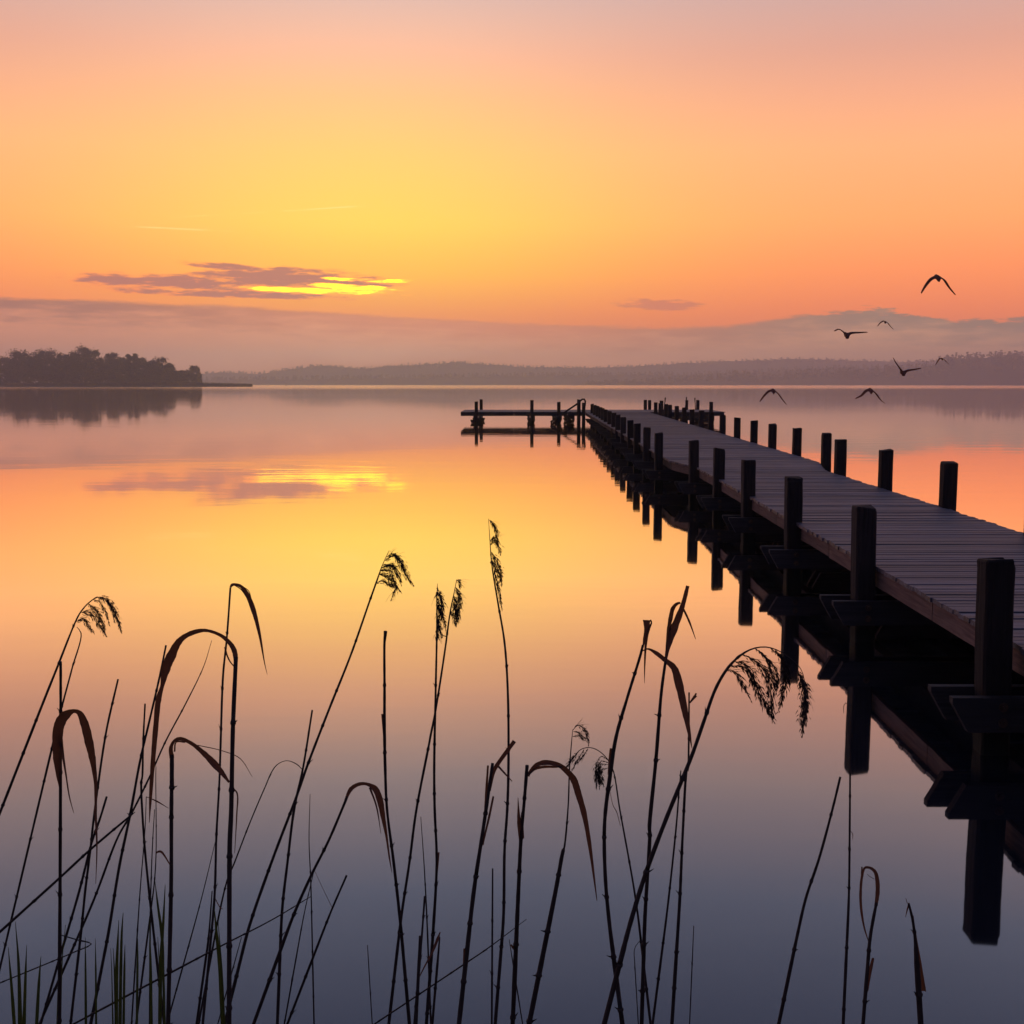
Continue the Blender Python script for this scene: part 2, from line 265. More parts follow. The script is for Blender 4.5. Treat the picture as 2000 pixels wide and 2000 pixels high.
  [[(-0.1771,2.8737,1.5114,2.39),(-0.1683,2.8669,1.4999,5.97),(-0.1631,2.8557,1.4766,7.14),(-0.1642,2.8462,1.4562,2.37)],[(-0.1772,2.8719,1.5244,1.2),(-0.1734,2.8757,1.5111,3.59),(-0.1691,2.8813,1.491,4.8)],[(-0.1778,2.8782,1.4788,2.4),(-0.1696,2.8853,1.4584,7.21),(-0.1623,2.8933,1.4344,4.82),(-0.1586,2.8999,1.4138,1.21)],[(-0.1782,2.8755,1.4984,2.4),(-0.1731,2.8837,1.4778,7.21),(-0.1703,2.8967,1.4434,6.03)],[(-0.179,2.8827,1.4461,3.6),(-0.1737,2.8723,1.4289,8.38),(-0.1651,2.8566,1.4034,1.19)],[(-0.18,2.8863,1.4197,3.61),(-0.1782,2.8928,1.4055,3.62),(-0.1756,2.8998,1.3905,1.21)],[(-0.1774,2.8737,1.5114,2.39),(-0.1814,2.8675,1.4998,2.39)],[(-0.1788,2.8809,1.4592,2.4),(-0.1749,2.8774,1.4407,5.99),(-0.1707,2.8727,1.4161,2.39)]]),
 ('reed', 'leaning plumed reed, right one of the twin plumes',
  [(-0.1349,2.9633,1.525,1.48),(-0.1416,2.9645,1.4927,1.85),(-0.1516,2.9664,1.4431,3.71),(-0.1653,2.97,1.3466,4.33),(-0.1895,2.9757,1.1951,4.96),(-0.2032,2.9782,1.1271,5.58),(-0.2055,2.9787,1.1139,5.59),(-0.2404,2.9853,0.9349,6.22),(-0.2585,2.9901,0.8022,6.23),(-0.2803,2.9951,0.6608,6.86),(-0.2973,2.9999,0.5249,7.5)],
  [[(-0.1591,2.9666,1.3854,1.85),(-0.1633,2.966,1.3846,2.47),(-0.1675,2.9653,1.3873,1.24)]],
  [[(-0.1349,2.9632,1.5257,4.94),(-0.1292,2.9666,1.5212,7.42),(-0.1267,2.9733,1.5043,1.24)],[(-0.1399,2.9642,1.501,3.71),(-0.1303,2.9649,1.4894,7.41),(-0.1288,2.9658,1.4695,8.65),(-0.1315,2.9668,1.4497,3.71)],[(-0.1423,2.9647,1.4861,3.71),(-0.135,2.9604,1.4672,11.1),(-0.1317,2.9556,1.4452,11.08),(-0.1364,2.9487,1.4121,1.23)],[(-0.1449,2.9653,1.4729,3.71),(-0.1384,2.9611,1.454,9.87),(-0.1344,2.9564,1.4319,7.39)],[(-0.15,2.9662,1.4491,4.94),(-0.1433,2.9616,1.4391,6.17),(-0.1382,2.9529,1.4162,2.46)],[(-0.1382,2.964,1.5059,2.47),(-0.1316,2.9585,1.497,7.4),(-0.1287,2.951,1.482,6.15)]]),
 ('reed', 'tallest plumed reed with a narrow upright plume near the centre',
  [(-0.0642,3.3349,1.6344,1.11),(-0.0606,3.3289,1.5805,1.94),(-0.0551,3.3209,1.5086,3.32),(-0.0388,3.3097,1.408,4.69),(-0.0208,3.2977,1.3003,5.5),(-0.0117,3.2829,1.1675,6.16),(-0.0099,3.2596,0.9588,6.79),(-0.0132,3.2471,0.8464,7.44),(-0.0204,3.2351,0.739,7.41),(-0.0233,3.2151,0.5601,8.04),(-0.033,3.2003,0.4278,8.67)],
  [],
  [[(-0.0624,3.3345,1.6308,1.39),(-0.0498,3.3381,1.6159,5.56),(-0.0426,3.3423,1.5934,5.57),(-0.0402,3.3462,1.571,1.39)],[(-0.0598,3.3345,1.6308,1.39),(-0.0534,3.34,1.6211,4.18),(-0.0446,3.3508,1.5997,4.19)],[(-0.0598,3.3279,1.5715,2.77),(-0.0478,3.3224,1.5831,6.92),(-0.037,3.3191,1.5599,6.91),(-0.0308,3.3122,1.5372,1.38)],[(-0.0591,3.3269,1.5625,2.77),(-0.0496,3.3204,1.5743,6.92),(-0.0395,3.3179,1.5674,5.53)],[(-0.0577,3.3249,1.5446,2.77),(-0.0463,3.3354,1.5248,11.12),(-0.0337,3.3507,1.4932,11.17),(-0.0285,3.373,1.4415,1.41)],[(-0.0562,3.3225,1.523,4.15),(-0.0461,3.3233,1.501,11.08),(-0.0353,3.324,1.4826,8.31),(-0.0317,3.3246,1.4641,4.16)],[(-0.0497,3.3193,1.4943,2.77),(-0.0407,3.3161,1.4618,5.53),(-0.0334,3.313,1.4294,5.52),(-0.028,3.3089,1.3862,1.38)]]),
 ('reed', 'thick reed stub with its snapped top kinked up to the right',
  [(-0.0413,2.5457,1.1974,6.36),(-0.0554,2.5352,1.0993,7.39),(-0.0638,2.5293,1.0433,7.38),(-0.0808,2.5173,0.9313,8.39),(-0.0991,2.5003,0.7717,9.38)],
  [[(-0.0483,2.5374,1.1392,6.34),(-0.04,2.5488,1.1761,8.5),(-0.0329,2.5531,1.1892,9.57),(0.0053,2.5709,1.2382,8.57)],[(-0.0511,2.5432,1.193,4.24),(-0.0558,2.559,1.1202,5.33),(-0.0597,2.5726,1.0565,4.29)],[(-0.0396,2.5362,1.128,4.23),(-0.0483,2.5317,1.0861,5.27),(-0.0568,2.5278,1.0497,4.21),(-0.0621,2.5251,1.0245,3.16)],[(-0.0286,2.543,1.191,4.24),(-0.0159,2.5377,1.1782,3.7),(0.0004,2.5311,1.1622,1.58)],[(-0.1004,2.5018,0.8062,6.25),(-0.1015,2.5115,0.7662,7.33),(-0.1046,2.5267,0.702,7.37)]],
  []),
 ('reed', 'short thin upright stalk between the kinked stub and the tallest reed',
  [(-0.048,2.9308,0.8084,3.66),(-0.0492,2.9004,0.5751,4.83)],
  [],
  []),
 ('reed', 'thin twig slanting low across the foot of the tallest reed',
  [(0.0346,2.7907,0.7413,1.16),(-0.0587,2.7966,0.6656,2.91),(-0.1077,2.7994,0.6297,3.5)],
  [],
  []),
 ('reed', 'thick reed with a long brown leaf arching right, near the centre',
  [(0.0279,2.2227,1.2947,6.48),(0.0232,2.2356,1.2263,5.59),(0.0172,2.2499,1.149,6.56),(0.0123,2.2704,1.0361,7.57),(0.0061,2.2996,0.8703,8.62)],
  [[(0.03,2.2249,1.2732,4.64),(0.0354,2.2265,1.2841,6.49),(0.0453,2.2283,1.2937,8.36),(0.0626,2.2304,1.2981,9.29),(0.0874,2.233,1.2922,8.37),(0.1024,2.2345,1.2802,11.17),(0.1149,2.2361,1.2644,13.04),(0.1251,2.2382,1.2331,12.12),(0.1355,2.2415,1.196,10.27),(0.1462,2.2472,1.1371,7.49),(0.1625,2.26,1.0174,1.41)],[(0.0317,2.2241,1.2773,2.78),(0.0428,2.2271,1.2864,4.64),(0.0602,2.2305,1.2897,6.51),(0.0826,2.2347,1.2883,4.66),(0.095,2.2372,1.2891,2.8)],[(0.0172,2.2494,1.1414,8.44),(0.0133,2.2389,1.1789,7.46),(0.0123,2.2325,1.2018,4.65),(0.0112,2.2236,1.233,0.93)],[(0.0209,2.2489,1.1442,4.69),(0.0184,2.2531,1.1737,6.57),(0.0179,2.2559,1.1934,0.94)],[(0.0086,2.293,0.8978,3.82),(0.0022,2.2891,0.9091,4.77),(-0.0017,2.2865,0.917,3.81)]],
  []),
 ('reed', 'small curled reed plume on a hair-thin stalk behind the brown arched leaf',
  [(0.1574,3.1094,1.1096,1.3),(0.1542,3.1089,1.0728,2.59),(0.1493,3.1078,1.0025,3.37),(0.1462,3.1063,0.9036,3.88),(0.1363,3.1047,0.7934,5.17),(0.1336,3.1046,0.7863,9.06),(0.1159,3.1031,0.6862,10.99),(0.0763,3.1,0.477,12.92)],
  [],
  [[(0.1574,3.1094,1.1079,1.3),(0.1711,3.1092,1.1213,2.59),(0.1866,3.109,1.1115,6.48),(0.1953,3.1089,1.0904,5.18),(0.1989,3.1087,1.0658,1.3)],[(0.1592,3.1094,1.1044,1.3),(0.1731,3.1128,1.0998,3.89),(0.1907,3.1181,1.0824,2.6)],[(0.1575,3.1091,1.0903,1.3),(0.1729,3.1088,1.0922,3.89),(0.1867,3.1085,1.0807,2.59)]]),
 ('reed', 'reed arching to the left with two small drooping plumes right of centre',
  [(0.1482,3.2356,0.9681,1.35),(0.1661,3.2373,0.9941,2.02),(0.184,3.2387,1.0157,2.16),(0.2055,3.2392,1.0222,2.16),(0.227,3.2389,1.0175,2.16),(0.2521,3.2376,0.9977,2.43),(0.2719,3.2354,0.9652,3.24),(0.292,3.228,0.8532,4.04),(0.336,3.2119,0.6065,5.35),(0.3584,3.2002,0.4278,6.67)],
  [[(0.2648,3.2294,0.9045,1.35),(0.2749,3.2389,0.8605,1.62),(0.2844,3.2431,0.8423,2.03),(0.2965,3.2527,0.7978,1.36)]],
  [[(0.1804,3.2385,1.0121,1.35),(0.162,3.2275,0.9934,6.72),(0.1474,3.218,0.9763,2.68)],[(0.1947,3.2389,1.0175,1.35),(0.1776,3.2504,0.9826,4.06),(0.1631,3.2604,0.9517,1.36)],[(0.2055,3.239,1.0193,1.35),(0.1913,3.2398,0.997,4.05),(0.1789,3.2405,0.9802,1.35)],[(0.2593,3.237,0.9887,1.35),(0.2408,3.2305,0.9999,1.35),(0.2282,3.2267,0.9827,2.69),(0.2261,3.2191,0.9484,6.71),(0.2275,3.2096,0.9167,1.34)],[(0.2611,3.2365,0.9815,1.35),(0.242,3.2453,0.9824,1.35),(0.2337,3.2519,0.9563,8.13),(0.2408,3.2698,0.8964,1.36)],[(0.2601,3.2355,0.967,1.35),(0.2455,3.2415,0.9596,4.05),(0.2389,3.2475,0.9391,12.18),(0.2498,3.2547,0.9089,1.36)],[(0.26,3.2361,0.976,1.35),(0.2417,3.2303,0.9779,2.69),(0.2336,3.2245,0.954,12.09),(0.2405,3.2188,0.9302,4.02)]]),
 ('reed', 'tall stalk with a folded leaf at its tip and a long leaf hanging right',
  [(0.2706,2.5022,1.4625,4.17),(0.268,2.5022,1.4485,5.21),(0.2388,2.5019,1.3476,5.73),(0.2174,2.5016,1.2686,7.3),(0.2043,2.5013,1.1777,8.34),(0.1945,2.501,1.0828,7.29),(0.1967,2.5006,0.9674,7.29),(0.2059,2.5003,0.8656,7.81),(0.218,2.5,0.7718,9.38)],
  [[(0.271,2.5002,1.4573,3.13),(0.2738,2.502,1.4737,6.26),(0.2782,2.5045,1.4955,9.39),(0.2788,2.5065,1.514,15.67)],[(0.2857,2.5004,1.5157,3.13),(0.2882,2.5019,1.5099,3.13),(0.2855,2.504,1.5011,4.17),(0.2818,2.5069,1.4894,5.22),(0.2786,2.5127,1.4658,5.23),(0.2778,2.5254,1.4124,3.16),(0.2787,2.5344,1.3739,0.84)],[(0.2695,2.5002,1.4504,3.13),(0.2811,2.4967,1.4553,4.16),(0.2971,2.4923,1.4479,8.31),(0.3157,2.4861,1.434,9.32),(0.3328,2.4799,1.4196,13.43),(0.3418,2.4731,1.3913,16.49),(0.3541,2.4577,1.3315,12.29),(0.3613,2.447,1.2929,7.14),(0.3664,2.4383,1.2623,1.02)],[(0.2064,2.4995,1.2437,5.21),(0.2044,2.5058,1.2134,5.22),(0.2029,2.512,1.1828,4.19)]],
  []),
 ('reed', 'tall stalk with a broad spear-shaped leaf splayed at its tip',
  [(0.3124,2.4559,1.4395,5.12),(0.3052,2.4605,1.3723,6.15),(0.2972,2.4701,1.2302,7.2),(0.2864,2.4803,1.076,7.75),(0.2874,2.4806,1.0712,7.24),(0.2808,2.4929,0.8816,7.27),(0.2794,2.4998,0.7728,8.33)],
  [[(0.3122,2.4541,1.4372,4.09),(0.3173,2.4589,1.4663,9.22),(0.3283,2.4647,1.5007,17.46),(0.3394,2.4693,1.5272,15.43),(0.3491,2.4739,1.5538,10.31),(0.3589,2.48,1.5902,7.23)],[(0.3397,2.4455,1.5611,4.08),(0.3334,2.4478,1.559,6.12),(0.3259,2.4514,1.5497,9.19),(0.3217,2.4578,1.5267,9.22),(0.319,2.4654,1.5006,7.19),(0.3174,2.48,1.4507,5.17)],[(0.3462,2.4464,1.5479,4.08),(0.3588,2.4532,1.5221,4.09),(0.3743,2.4631,1.4827,1.03)]],
  []),
 ('reed', 'thin stalk with a small forked tip left of the great drooping plume',
  [(0.4239,2.8811,1.2656,3.6),(0.4252,2.8838,1.1667,4.09),(0.4245,2.8866,1.0675,4.81),(0.4221,2.8863,1.078,6.01),(0.4149,2.891,0.9069,6.02),(0.4112,2.8951,0.7551,7.24),(0.4039,2.8999,0.5764,8.46)],
  [[(0.4257,2.8798,1.24,3.6),(0.4331,2.8775,1.2513,5.99),(0.4404,2.8748,1.265,3.59)],[(0.4279,2.8797,1.2426,2.4),(0.4427,2.8827,1.2564,3)]],
  []),
 ('reed', 'great drooping reed plume hanging in front of the pier reflection',
  [(0.4705,1.9446,1.4315,0.81),(0.4776,1.9505,1.4804,0.98),(0.4724,1.9567,1.5315,1.14),(0.4639,1.9585,1.5465,1.31),(0.4489,1.96,1.5593,1.47),(0.4317,1.9613,1.5699,1.63),(0.4145,1.9619,1.575,1.96),(0.3973,1.9618,1.5742,2.13),(0.3801,1.9611,1.5678,2.86),(0.3628,1.9595,1.555,3.67),(0.3477,1.9575,1.5379,4.49),(0.3304,1.9539,1.5081,4.88),(0.3109,1.9474,1.4549,5.27),(0.2936,1.9415,1.406,5.66),(0.2763,1.9363,1.3634,6.05),(0.2524,1.9294,1.306,6.43),(0.2178,1.9184,1.2161,6.79),(0.192,1.9085,1.1348,7.16),(0.1739,1.9003,1.0671,7.92)],
  [],
  [[(0.3488,1.9576,1.539,2.45),(0.3619,1.9524,1.5359,4.07),(0.3717,1.9457,1.5189,4.05),(0.3841,1.9352,1.4943,0.81)],[(0.3606,1.9591,1.5518,1.63),(0.3779,1.9591,1.5485,4.08),(0.389,1.9592,1.531,7.35),(0.4004,1.9592,1.5046,9.8),(0.4139,1.9592,1.4781,5.71),(0.4285,1.9592,1.4494,0.82)],[(0.3542,1.9582,1.5443,1.63),(0.3723,1.9633,1.5432,3.27),(0.3863,1.9674,1.5334,4.92),(0.3962,1.9718,1.5147,6.57)],[(0.3736,1.9606,1.5635,1.63),(0.3942,1.9547,1.5539,4.07),(0.4105,1.9487,1.5356,8.93),(0.4182,1.9416,1.5046,10.52),(0.4186,1.9349,1.4737,4.84),(0.4214,1.9322,1.4635,0.81)],[(0.3951,1.9617,1.5731,1.63),(0.4128,1.9516,1.5568,4.07),(0.4189,1.9427,1.5349,6.48),(0.423,1.9353,1.5171,4.03)],[(0.4059,1.9608,1.5657,1.63),(0.4241,1.9533,1.5455,3.26),(0.4298,1.9478,1.5249,3.25),(0.426,1.943,1.5043,1.62)],[(0.4188,1.9618,1.5742,0.82),(0.4428,1.9809,1.5523,3.3),(0.456,2.002,1.5162,7.51),(0.4547,2.018,1.4852,6.73),(0.4522,2.0386,1.4478,0.85)],[(0.4274,1.9615,1.571,0.82),(0.44,1.9583,1.5553,4.9),(0.4462,1.9546,1.532,6.52)],[(0.4649,1.9573,1.5369,2.45),(0.4756,1.9726,1.5123,8.22),(0.4844,1.991,1.4808,9.96),(0.4883,2.0105,1.4463,8.38),(0.492,2.0332,1.4056,0.85)],[(0.4681,1.9567,1.5315,1.63),(0.4731,1.9441,1.5127,7.29),(0.4719,1.9301,1.4902,6.43),(0.4651,1.9139,1.4643,3.19)]]),
 ('reed', 'thin stalk crossing behind the stem of the great drooping plume',
  [(0.4434,3.1385,0.9904,2.62),(0.4394,3.1474,0.9114,3.93),(0.4357,3.1561,0.8329,4.6),(0.4194,3.1811,0.6025,5.3),(0.4038,3.1995,0.4293,6.67)],
  [],
  []),
 ('reed', 'short hair-thin stalk low down right of the great plume stem',
  [(0.478,3.1017,0.5829,2.07),(0.4751,3.1001,0.4782,2.84)],
  [],
  []),
 ('reed', 'tiny bent twig at the foot of the spear-leaf stalk',
  [(0.3282,3.003,0.5908,1.25),(0.3129,3.002,0.5687,1.75),(0.3132,3.0002,0.5272,2.5)],
  [],
  []),
 ('reed', 'bare leaning stalk with slant-cut tip below the pier at right',
  [(0.7768,2.8269,1.0753,5.3),(0.7617,2.8229,1.0085,5.29),(0.7286,2.8152,0.8792,5.87),(0.6985,2.8096,0.7845,6.44),(0.6787,2.8042,0.6931,7.01),(0.6655,2.8003,0.6261,8.17)],
  [],
  []),
 ('reed', 'thin upright stalk in front of the nearest pile reflection',
  [(0.85,3.0777,1.1615,1.03),(0.8501,3.08,1.18,1.54),(0.8576,3.0811,1.1892,1.8),(0.8632,3.08,1.18,2.05),(0.8647,3.071,1.1061,3.07),(0.8655,3.0616,1.0285,4.34),(0.8635,3.0396,0.8478,5.07),(0.8609,3.0217,0.7005,5.67),(0.8526,3.0006,0.5279,7.5)],
  [[(0.866,3.0394,0.8633,1.27),(0.8711,3.0382,0.8541,1.9),(0.8696,3.0369,0.8419,1.01)]],
  []),
 ('reed', 'brown reed leaf bent into a closed loop at lower right',
  [(0.8045,2.6075,0.862,5.43),(0.7985,2.6058,0.8292,6.51),(0.7912,2.6032,0.7801,7.05),(0.7872,2.6002,0.7243,7.58)],
  [[(0.8024,2.605,0.8547,7.6),(0.8067,2.6097,0.8844,8.7),(0.8064,2.6136,0.9095,8.71),(0.8019,2.6165,0.9283,7.63),(0.7908,2.618,0.937,5.45),(0.7796,2.6183,0.9369,5.45),(0.7731,2.616,0.9185,6.54),(0.7697,2.6113,0.877,6.53),(0.772,2.6101,0.8441,5.44),(0.7805,2.6131,0.8024,3.81),(0.7932,2.6174,0.765,1.64)],[(0.7692,2.6088,0.9248,2.17),(0.769,2.6044,0.9449,3.26)],[(0.7983,2.6082,0.915,1.09),(0.7889,2.6097,0.9204,1.09),(0.7826,2.6107,0.9257,0.87)],[(0.7859,2.5949,0.6628,5.41),(0.7931,2.6015,0.7034,6.5),(0.7973,2.6046,0.7222,6.51),(0.8007,2.6066,0.7347,5.43)]],
  []),
 ('reed', 'short dark reed stub with a split tip at lower right',
  [(0.8718,2.5971,0.8648,4.33),(0.8813,2.5978,0.8295,5.41),(0.8896,2.5988,0.7821,6.5),(0.8958,2.5999,0.7244,11.92)],
  [[(0.8715,2.5951,0.8657,2.7),(0.8697,2.5988,0.849,3.25),(0.8678,2.6029,0.8305,1.08)],[(0.8643,2.5949,0.8774,1.08),(0.8674,2.5934,0.8664,1.51)],[(0.8809,2.5957,0.8371,4.33),(0.8918,2.606,0.7855,6.52),(0.9086,2.62,0.7146,8.73),(0.9255,2.634,0.6427,8.78)]],
  []),
 ('reed', 'short stub stalk left of the twin plume feet',
  [(-0.2155,2.9191,0.7425,4.87),(-0.2236,2.9067,0.6323,4.84),(-0.2285,2.9002,0.574,6.04)],
  [],
  []),
 ('reed', 'fine hair-tipped stalk between the feet of the twin plumes',
  [(-0.2351,3.0668,0.8917,1.53),(-0.2283,3.0774,0.7601,2.56),(-0.2232,3.0887,0.619,3.86),(-0.2198,3.0999,0.4758,4.65)],
  [],
  []),
 ('reed', 'very short stub at the feet of the twin plumes',
  [(-0.2191,2.8082,0.6918,5.85),(-0.2222,2.8002,0.6231,7)],
  [],
  []),
 ('reed', 'short brown leaf spike leaning right at the feet of the twin plumes',
  [(-0.1716,2.7947,0.6949,3.49),(-0.178,2.7999,0.6233,5.83)],
  [[(-0.2257,2.8009,0.5831,2.33),(-0.2074,2.8128,0.6169,3.52),(-0.1919,2.822,0.6423,4.7),(-0.1796,2.8316,0.671,7.08),(-0.1728,2.8373,0.6883,2.36)]],
  []),
 ('reed', 'tiny upright stalk alone on the open water at lower centre',
  [(-0.369,3.0059,0.575,1.63),(-0.3659,3.0002,0.5248,2.5)],
  [],
  []),
 ('reed', 'tiny stalk beside the foot of the long brown arched leaf reed',
  [(-0.007,2.8912,0.6442,1.45),(0.0028,2.8996,0.5755,2.9)],
  [],
  []),
 ('reed', 'bent fallen twig pointing right at the lower left corner',
  [(-1.0374,2.7102,0.7395,2.26),(-0.9994,2.7086,0.7286,2.71),(-0.967,2.7073,0.7195,2.93),(-1.0032,2.7047,0.7026,2.7),(-1.0352,2.7027,0.689,2.7),(-1.0588,2.7013,0.6794,2.7)],
  [],
  []),
 ('reed', 'tiny slanting stalk left of the tall plumed reed foot',
  [(-0.6865,2.9887,0.6036,1.74),(-0.7093,2.9995,0.5271,2.75)],
  [],
  []),
 ('grass_tuft', 'green grass blades low between stalks at lower left',
  None,
  [[(-0.8559,2.5988,0.8421,1.08),(-0.8577,2.5912,0.8021,4.32),(-0.8579,2.577,0.7268,7.52),(-0.856,2.5484,0.5772,8.49)],[(-0.866,2.5987,0.8257,1.08),(-0.8728,2.6071,0.7712,4.35),(-0.8803,2.6168,0.7071,6.54),(-0.8963,2.6441,0.5238,7.71)],[(-0.8542,2.5983,0.7694,1.08),(-0.8534,2.5872,0.7217,4.31),(-0.8496,2.5525,0.575,5.32)],[(-0.8861,2.5983,0.7612,1.08),(-0.8818,2.5876,0.7215,2.16),(-0.8706,2.5485,0.5772,4.25)],[(-0.8805,2.5983,0.7612,1.08),(-0.881,2.6021,0.7144,2.71),(-0.888,2.6161,0.5395,4.36)]],
  []),
 ('grass_tuft', 'green grass blades against the thick folded-leaf stalk',
  None,
  [[(-0.7339,2.5046,0.9461,1.04),(-0.7469,2.5272,0.8546,5.27),(-0.7634,2.5543,0.7426,9.58),(-0.7843,2.5995,0.5487,9.75)],[(-0.756,2.5051,0.9594,1.04),(-0.7456,2.4892,0.901,5.19),(-0.7356,2.4752,0.8502,6.19),(-0.7288,2.4548,0.7759,5.11),(-0.7193,2.4194,0.6493,6.05)],[(-0.768,2.5017,0.8695,1.04),(-0.7749,2.5198,0.8009,4.2),(-0.7788,2.5321,0.7536,5.28),(-0.7969,2.5812,0.5589,6.45)],[(-0.7519,2.5003,0.8328,1.04),(-0.7526,2.5073,0.7658,3.13),(-0.7607,2.5251,0.5903,4.21)]],
  []),
 ('grass_tuft', 'single green grass blade by the tall folded reed foot',
  None,
  [[(-0.6547,2.5957,0.8587,1.08),(-0.6552,2.6171,0.7747,6.54),(-0.6555,2.635,0.7029,8.78),(-0.6638,2.6837,0.5017,10.06)],[(-0.6468,2.5963,0.8233,1.08),(-0.6479,2.6133,0.7563,2.72),(-0.649,2.6304,0.6884,3.29),(-0.6568,2.6745,0.5068,4.46)]],
  []),
 ('grass_tuft', 'dark green grass blades at the lower left edge',
  None,
  [[(-0.9456,2.4773,0.9464,1.03),(-0.9541,2.4898,0.8715,4.15),(-0.9661,2.508,0.7608,6.27),(-0.9877,2.5363,0.584,8.45)],[(-0.9414,2.4868,0.8661,1.04),(-0.9559,2.5007,0.7872,2.08),(-0.9755,2.5268,0.6359,3.16)],[(-0.9021,2.4903,0.8364,1.04),(-0.8986,2.4756,0.7768,4.13),(-0.8905,2.4407,0.6374,5.08)],[(-0.8811,2.4906,0.834,1.04),(-0.8892,2.5099,0.7599,4.18),(-0.9107,2.5574,0.5722,5.33)],[(-0.7913,2.4906,0.834,1.04),(-0.7895,2.4772,0.7806,5.16),(-0.7846,2.4409,0.6373,6.1)]],
  []),
 ('grass_tuft', 'sparse green grass blades at the bottom left corner',
  None,
  [[(-1.054,2.5036,0.8653,1.04),(-1.0446,2.488,0.7821,5.18),(-1.035,2.4586,0.6274,8.2)],[(-1.0309,2.5006,0.8145,1.04),(-1.041,2.5137,0.7466,5.24),(-1.0647,2.5451,0.5791,8.48)],[(-1.0009,2.4992,0.7902,1.04),(-1.0038,2.4897,0.7358,5.19),(-1.0072,2.4697,0.6212,8.23)],[(-1.0702,2.5004,0.8101,1.04),(-1.0732,2.5149,0.723,5.24),(-1.0795,2.5378,0.5832,7.4)]],
  []),
]
BIRDS = [
 ('large brown bird with wings swept down, topmost and alone in orange sky', (10.252,30.00,4.561), [(-0.476,-0.337),(-0.314,-0.182),(-0.147,-0.036),(0.000,0.000),(0.138,-0.061),(0.256,-0.255),(0.374,-0.450)]),
 ('brown bird with wings raised in a shallow V, leftmost over the fog bank', (8.894,33.00,3.307), [(-0.358,0.155),(-0.222,0.155),(-0.084,0.074),(0.000,0.000),(0.121,0.040),(0.297,0.074),(0.514,0.128)]),
 ('small bird with drooping wings just under the fog bank top', (12.623,42.00,4.093), [(-0.308,-0.111),(-0.173,-0.017),(-0.053,0.026),(0.000,0.000),(0.070,-0.026),(0.160,-0.146),(0.251,-0.266)]),
 ('dark bird with wings raised in a steep V before the wooded shore', (10.425,33.00,2.306), [(-0.306,0.380),(-0.199,0.251),(-0.072,0.102),(0.000,0.000),(0.121,0.048),(0.270,0.095),(0.431,0.170)]),
 ('smallest bird with drooping wings at the far right over the wood', (13.895,40.00,2.814), [(-0.258,-0.181),(-0.147,-0.066),(-0.066,0.008),(0.000,0.000),(0.067,-0.025),(0.136,-0.107),(0.205,-0.189)]),
 ('dark bird with wings swept down low over the water, left of the two', (7.204,34.00,1.818), [(-0.432,-0.246),(-0.279,-0.126),(-0.127,-0.014),(0.000,0.000),(0.114,-0.070),(0.217,-0.225),(0.319,-0.393)]),
 ('dark bird gliding low over the water with a broad dropped right wing', (9.592,33.00,1.837), [(-0.447,-0.163),(-0.270,-0.123),(-0.123,-0.014),(0.000,0.000),(0.126,-0.082),(0.240,-0.245),(0.353,-0.334)]),
]
FEATHER = (0.252, 4.082)
SPIT_TREES = [(-370.6,905,22.1,11.7),(-367.4,922,26.5,11.9),(-354.6,912,24.1,10.9),(-342.8,905,27.0,11.7),(-341.7,922,24.3,10.1),(-332.1,912,24.9,8.1),(-322.3,905,26.5,9.9),(-319.0,922,30.1,11.0),(-307.3,912,27.5,10.9),(-296.1,905,24.5,7.2),(-296.9,922,25.1,7.3),(-289.1,912,21.8,6.3),(-280.4,905,24.0,6.3),(-280.2,922,24.7,6.0),(-272.8,912,21.1,7.2),(-266.0,905,18.8,7.2),(-265.0,922,18.9,6.0),(-257.1,912,21.7,8.1),(-250.7,905,17.2,5.4),(-250.8,922,12.1,5.5),(-243.6,912,11.7,6.3),(-238.2,905,10.3,4.5),(-237.5,922,15.7,6.4),(-231.7,912,10.6,4.0)]
RIDGE_FAR = (3800, [(-2201,61.4),(-1730,55.2),(-1258,45.8),(-975,36.4),(-881,42.7),(-776,38.0),(-692,50.5),(-596,63.0),(-535,59.9),(-465,53.6),(-377,59.9),(-270,66.1),(-173,73.9),(-79,66.1),(55,58.3),(236,55.2),(393,61.4),(550,72.3),(707,77.0),(869,83.3),(1006,78.6),(1194,73.9),(1414,80.1),(1728,86.4),(2356,95.7)])
RIDGE_MID = (2900, [(-1681,19.9),(-841,16.3),(-577,19.9),(-360,22.3),(-120,27.1),(60,29.5),(240,29.5),(415,30.7),(540,35.4),(600,39.0),(744,45.0),(912,47.3),(1080,54.5),(1319,61.6),(1798,67.6)])
WOOD_RIGHT = (2300, [(143,6.7),(238,10.5),(330,17.2),(381,22.8),(428,25.7),(457,20.0),(486,21.9),(517,26.6),(552,29.5),(583,33.2),(628,32.3),(668,28.5),(685,37.0),(723,34.2),(750,38.0),(773,43.6),(804,54.0),(839,58.7),(903,62.5),(998,66.3),(1140,68.2),(1426,58.7)])

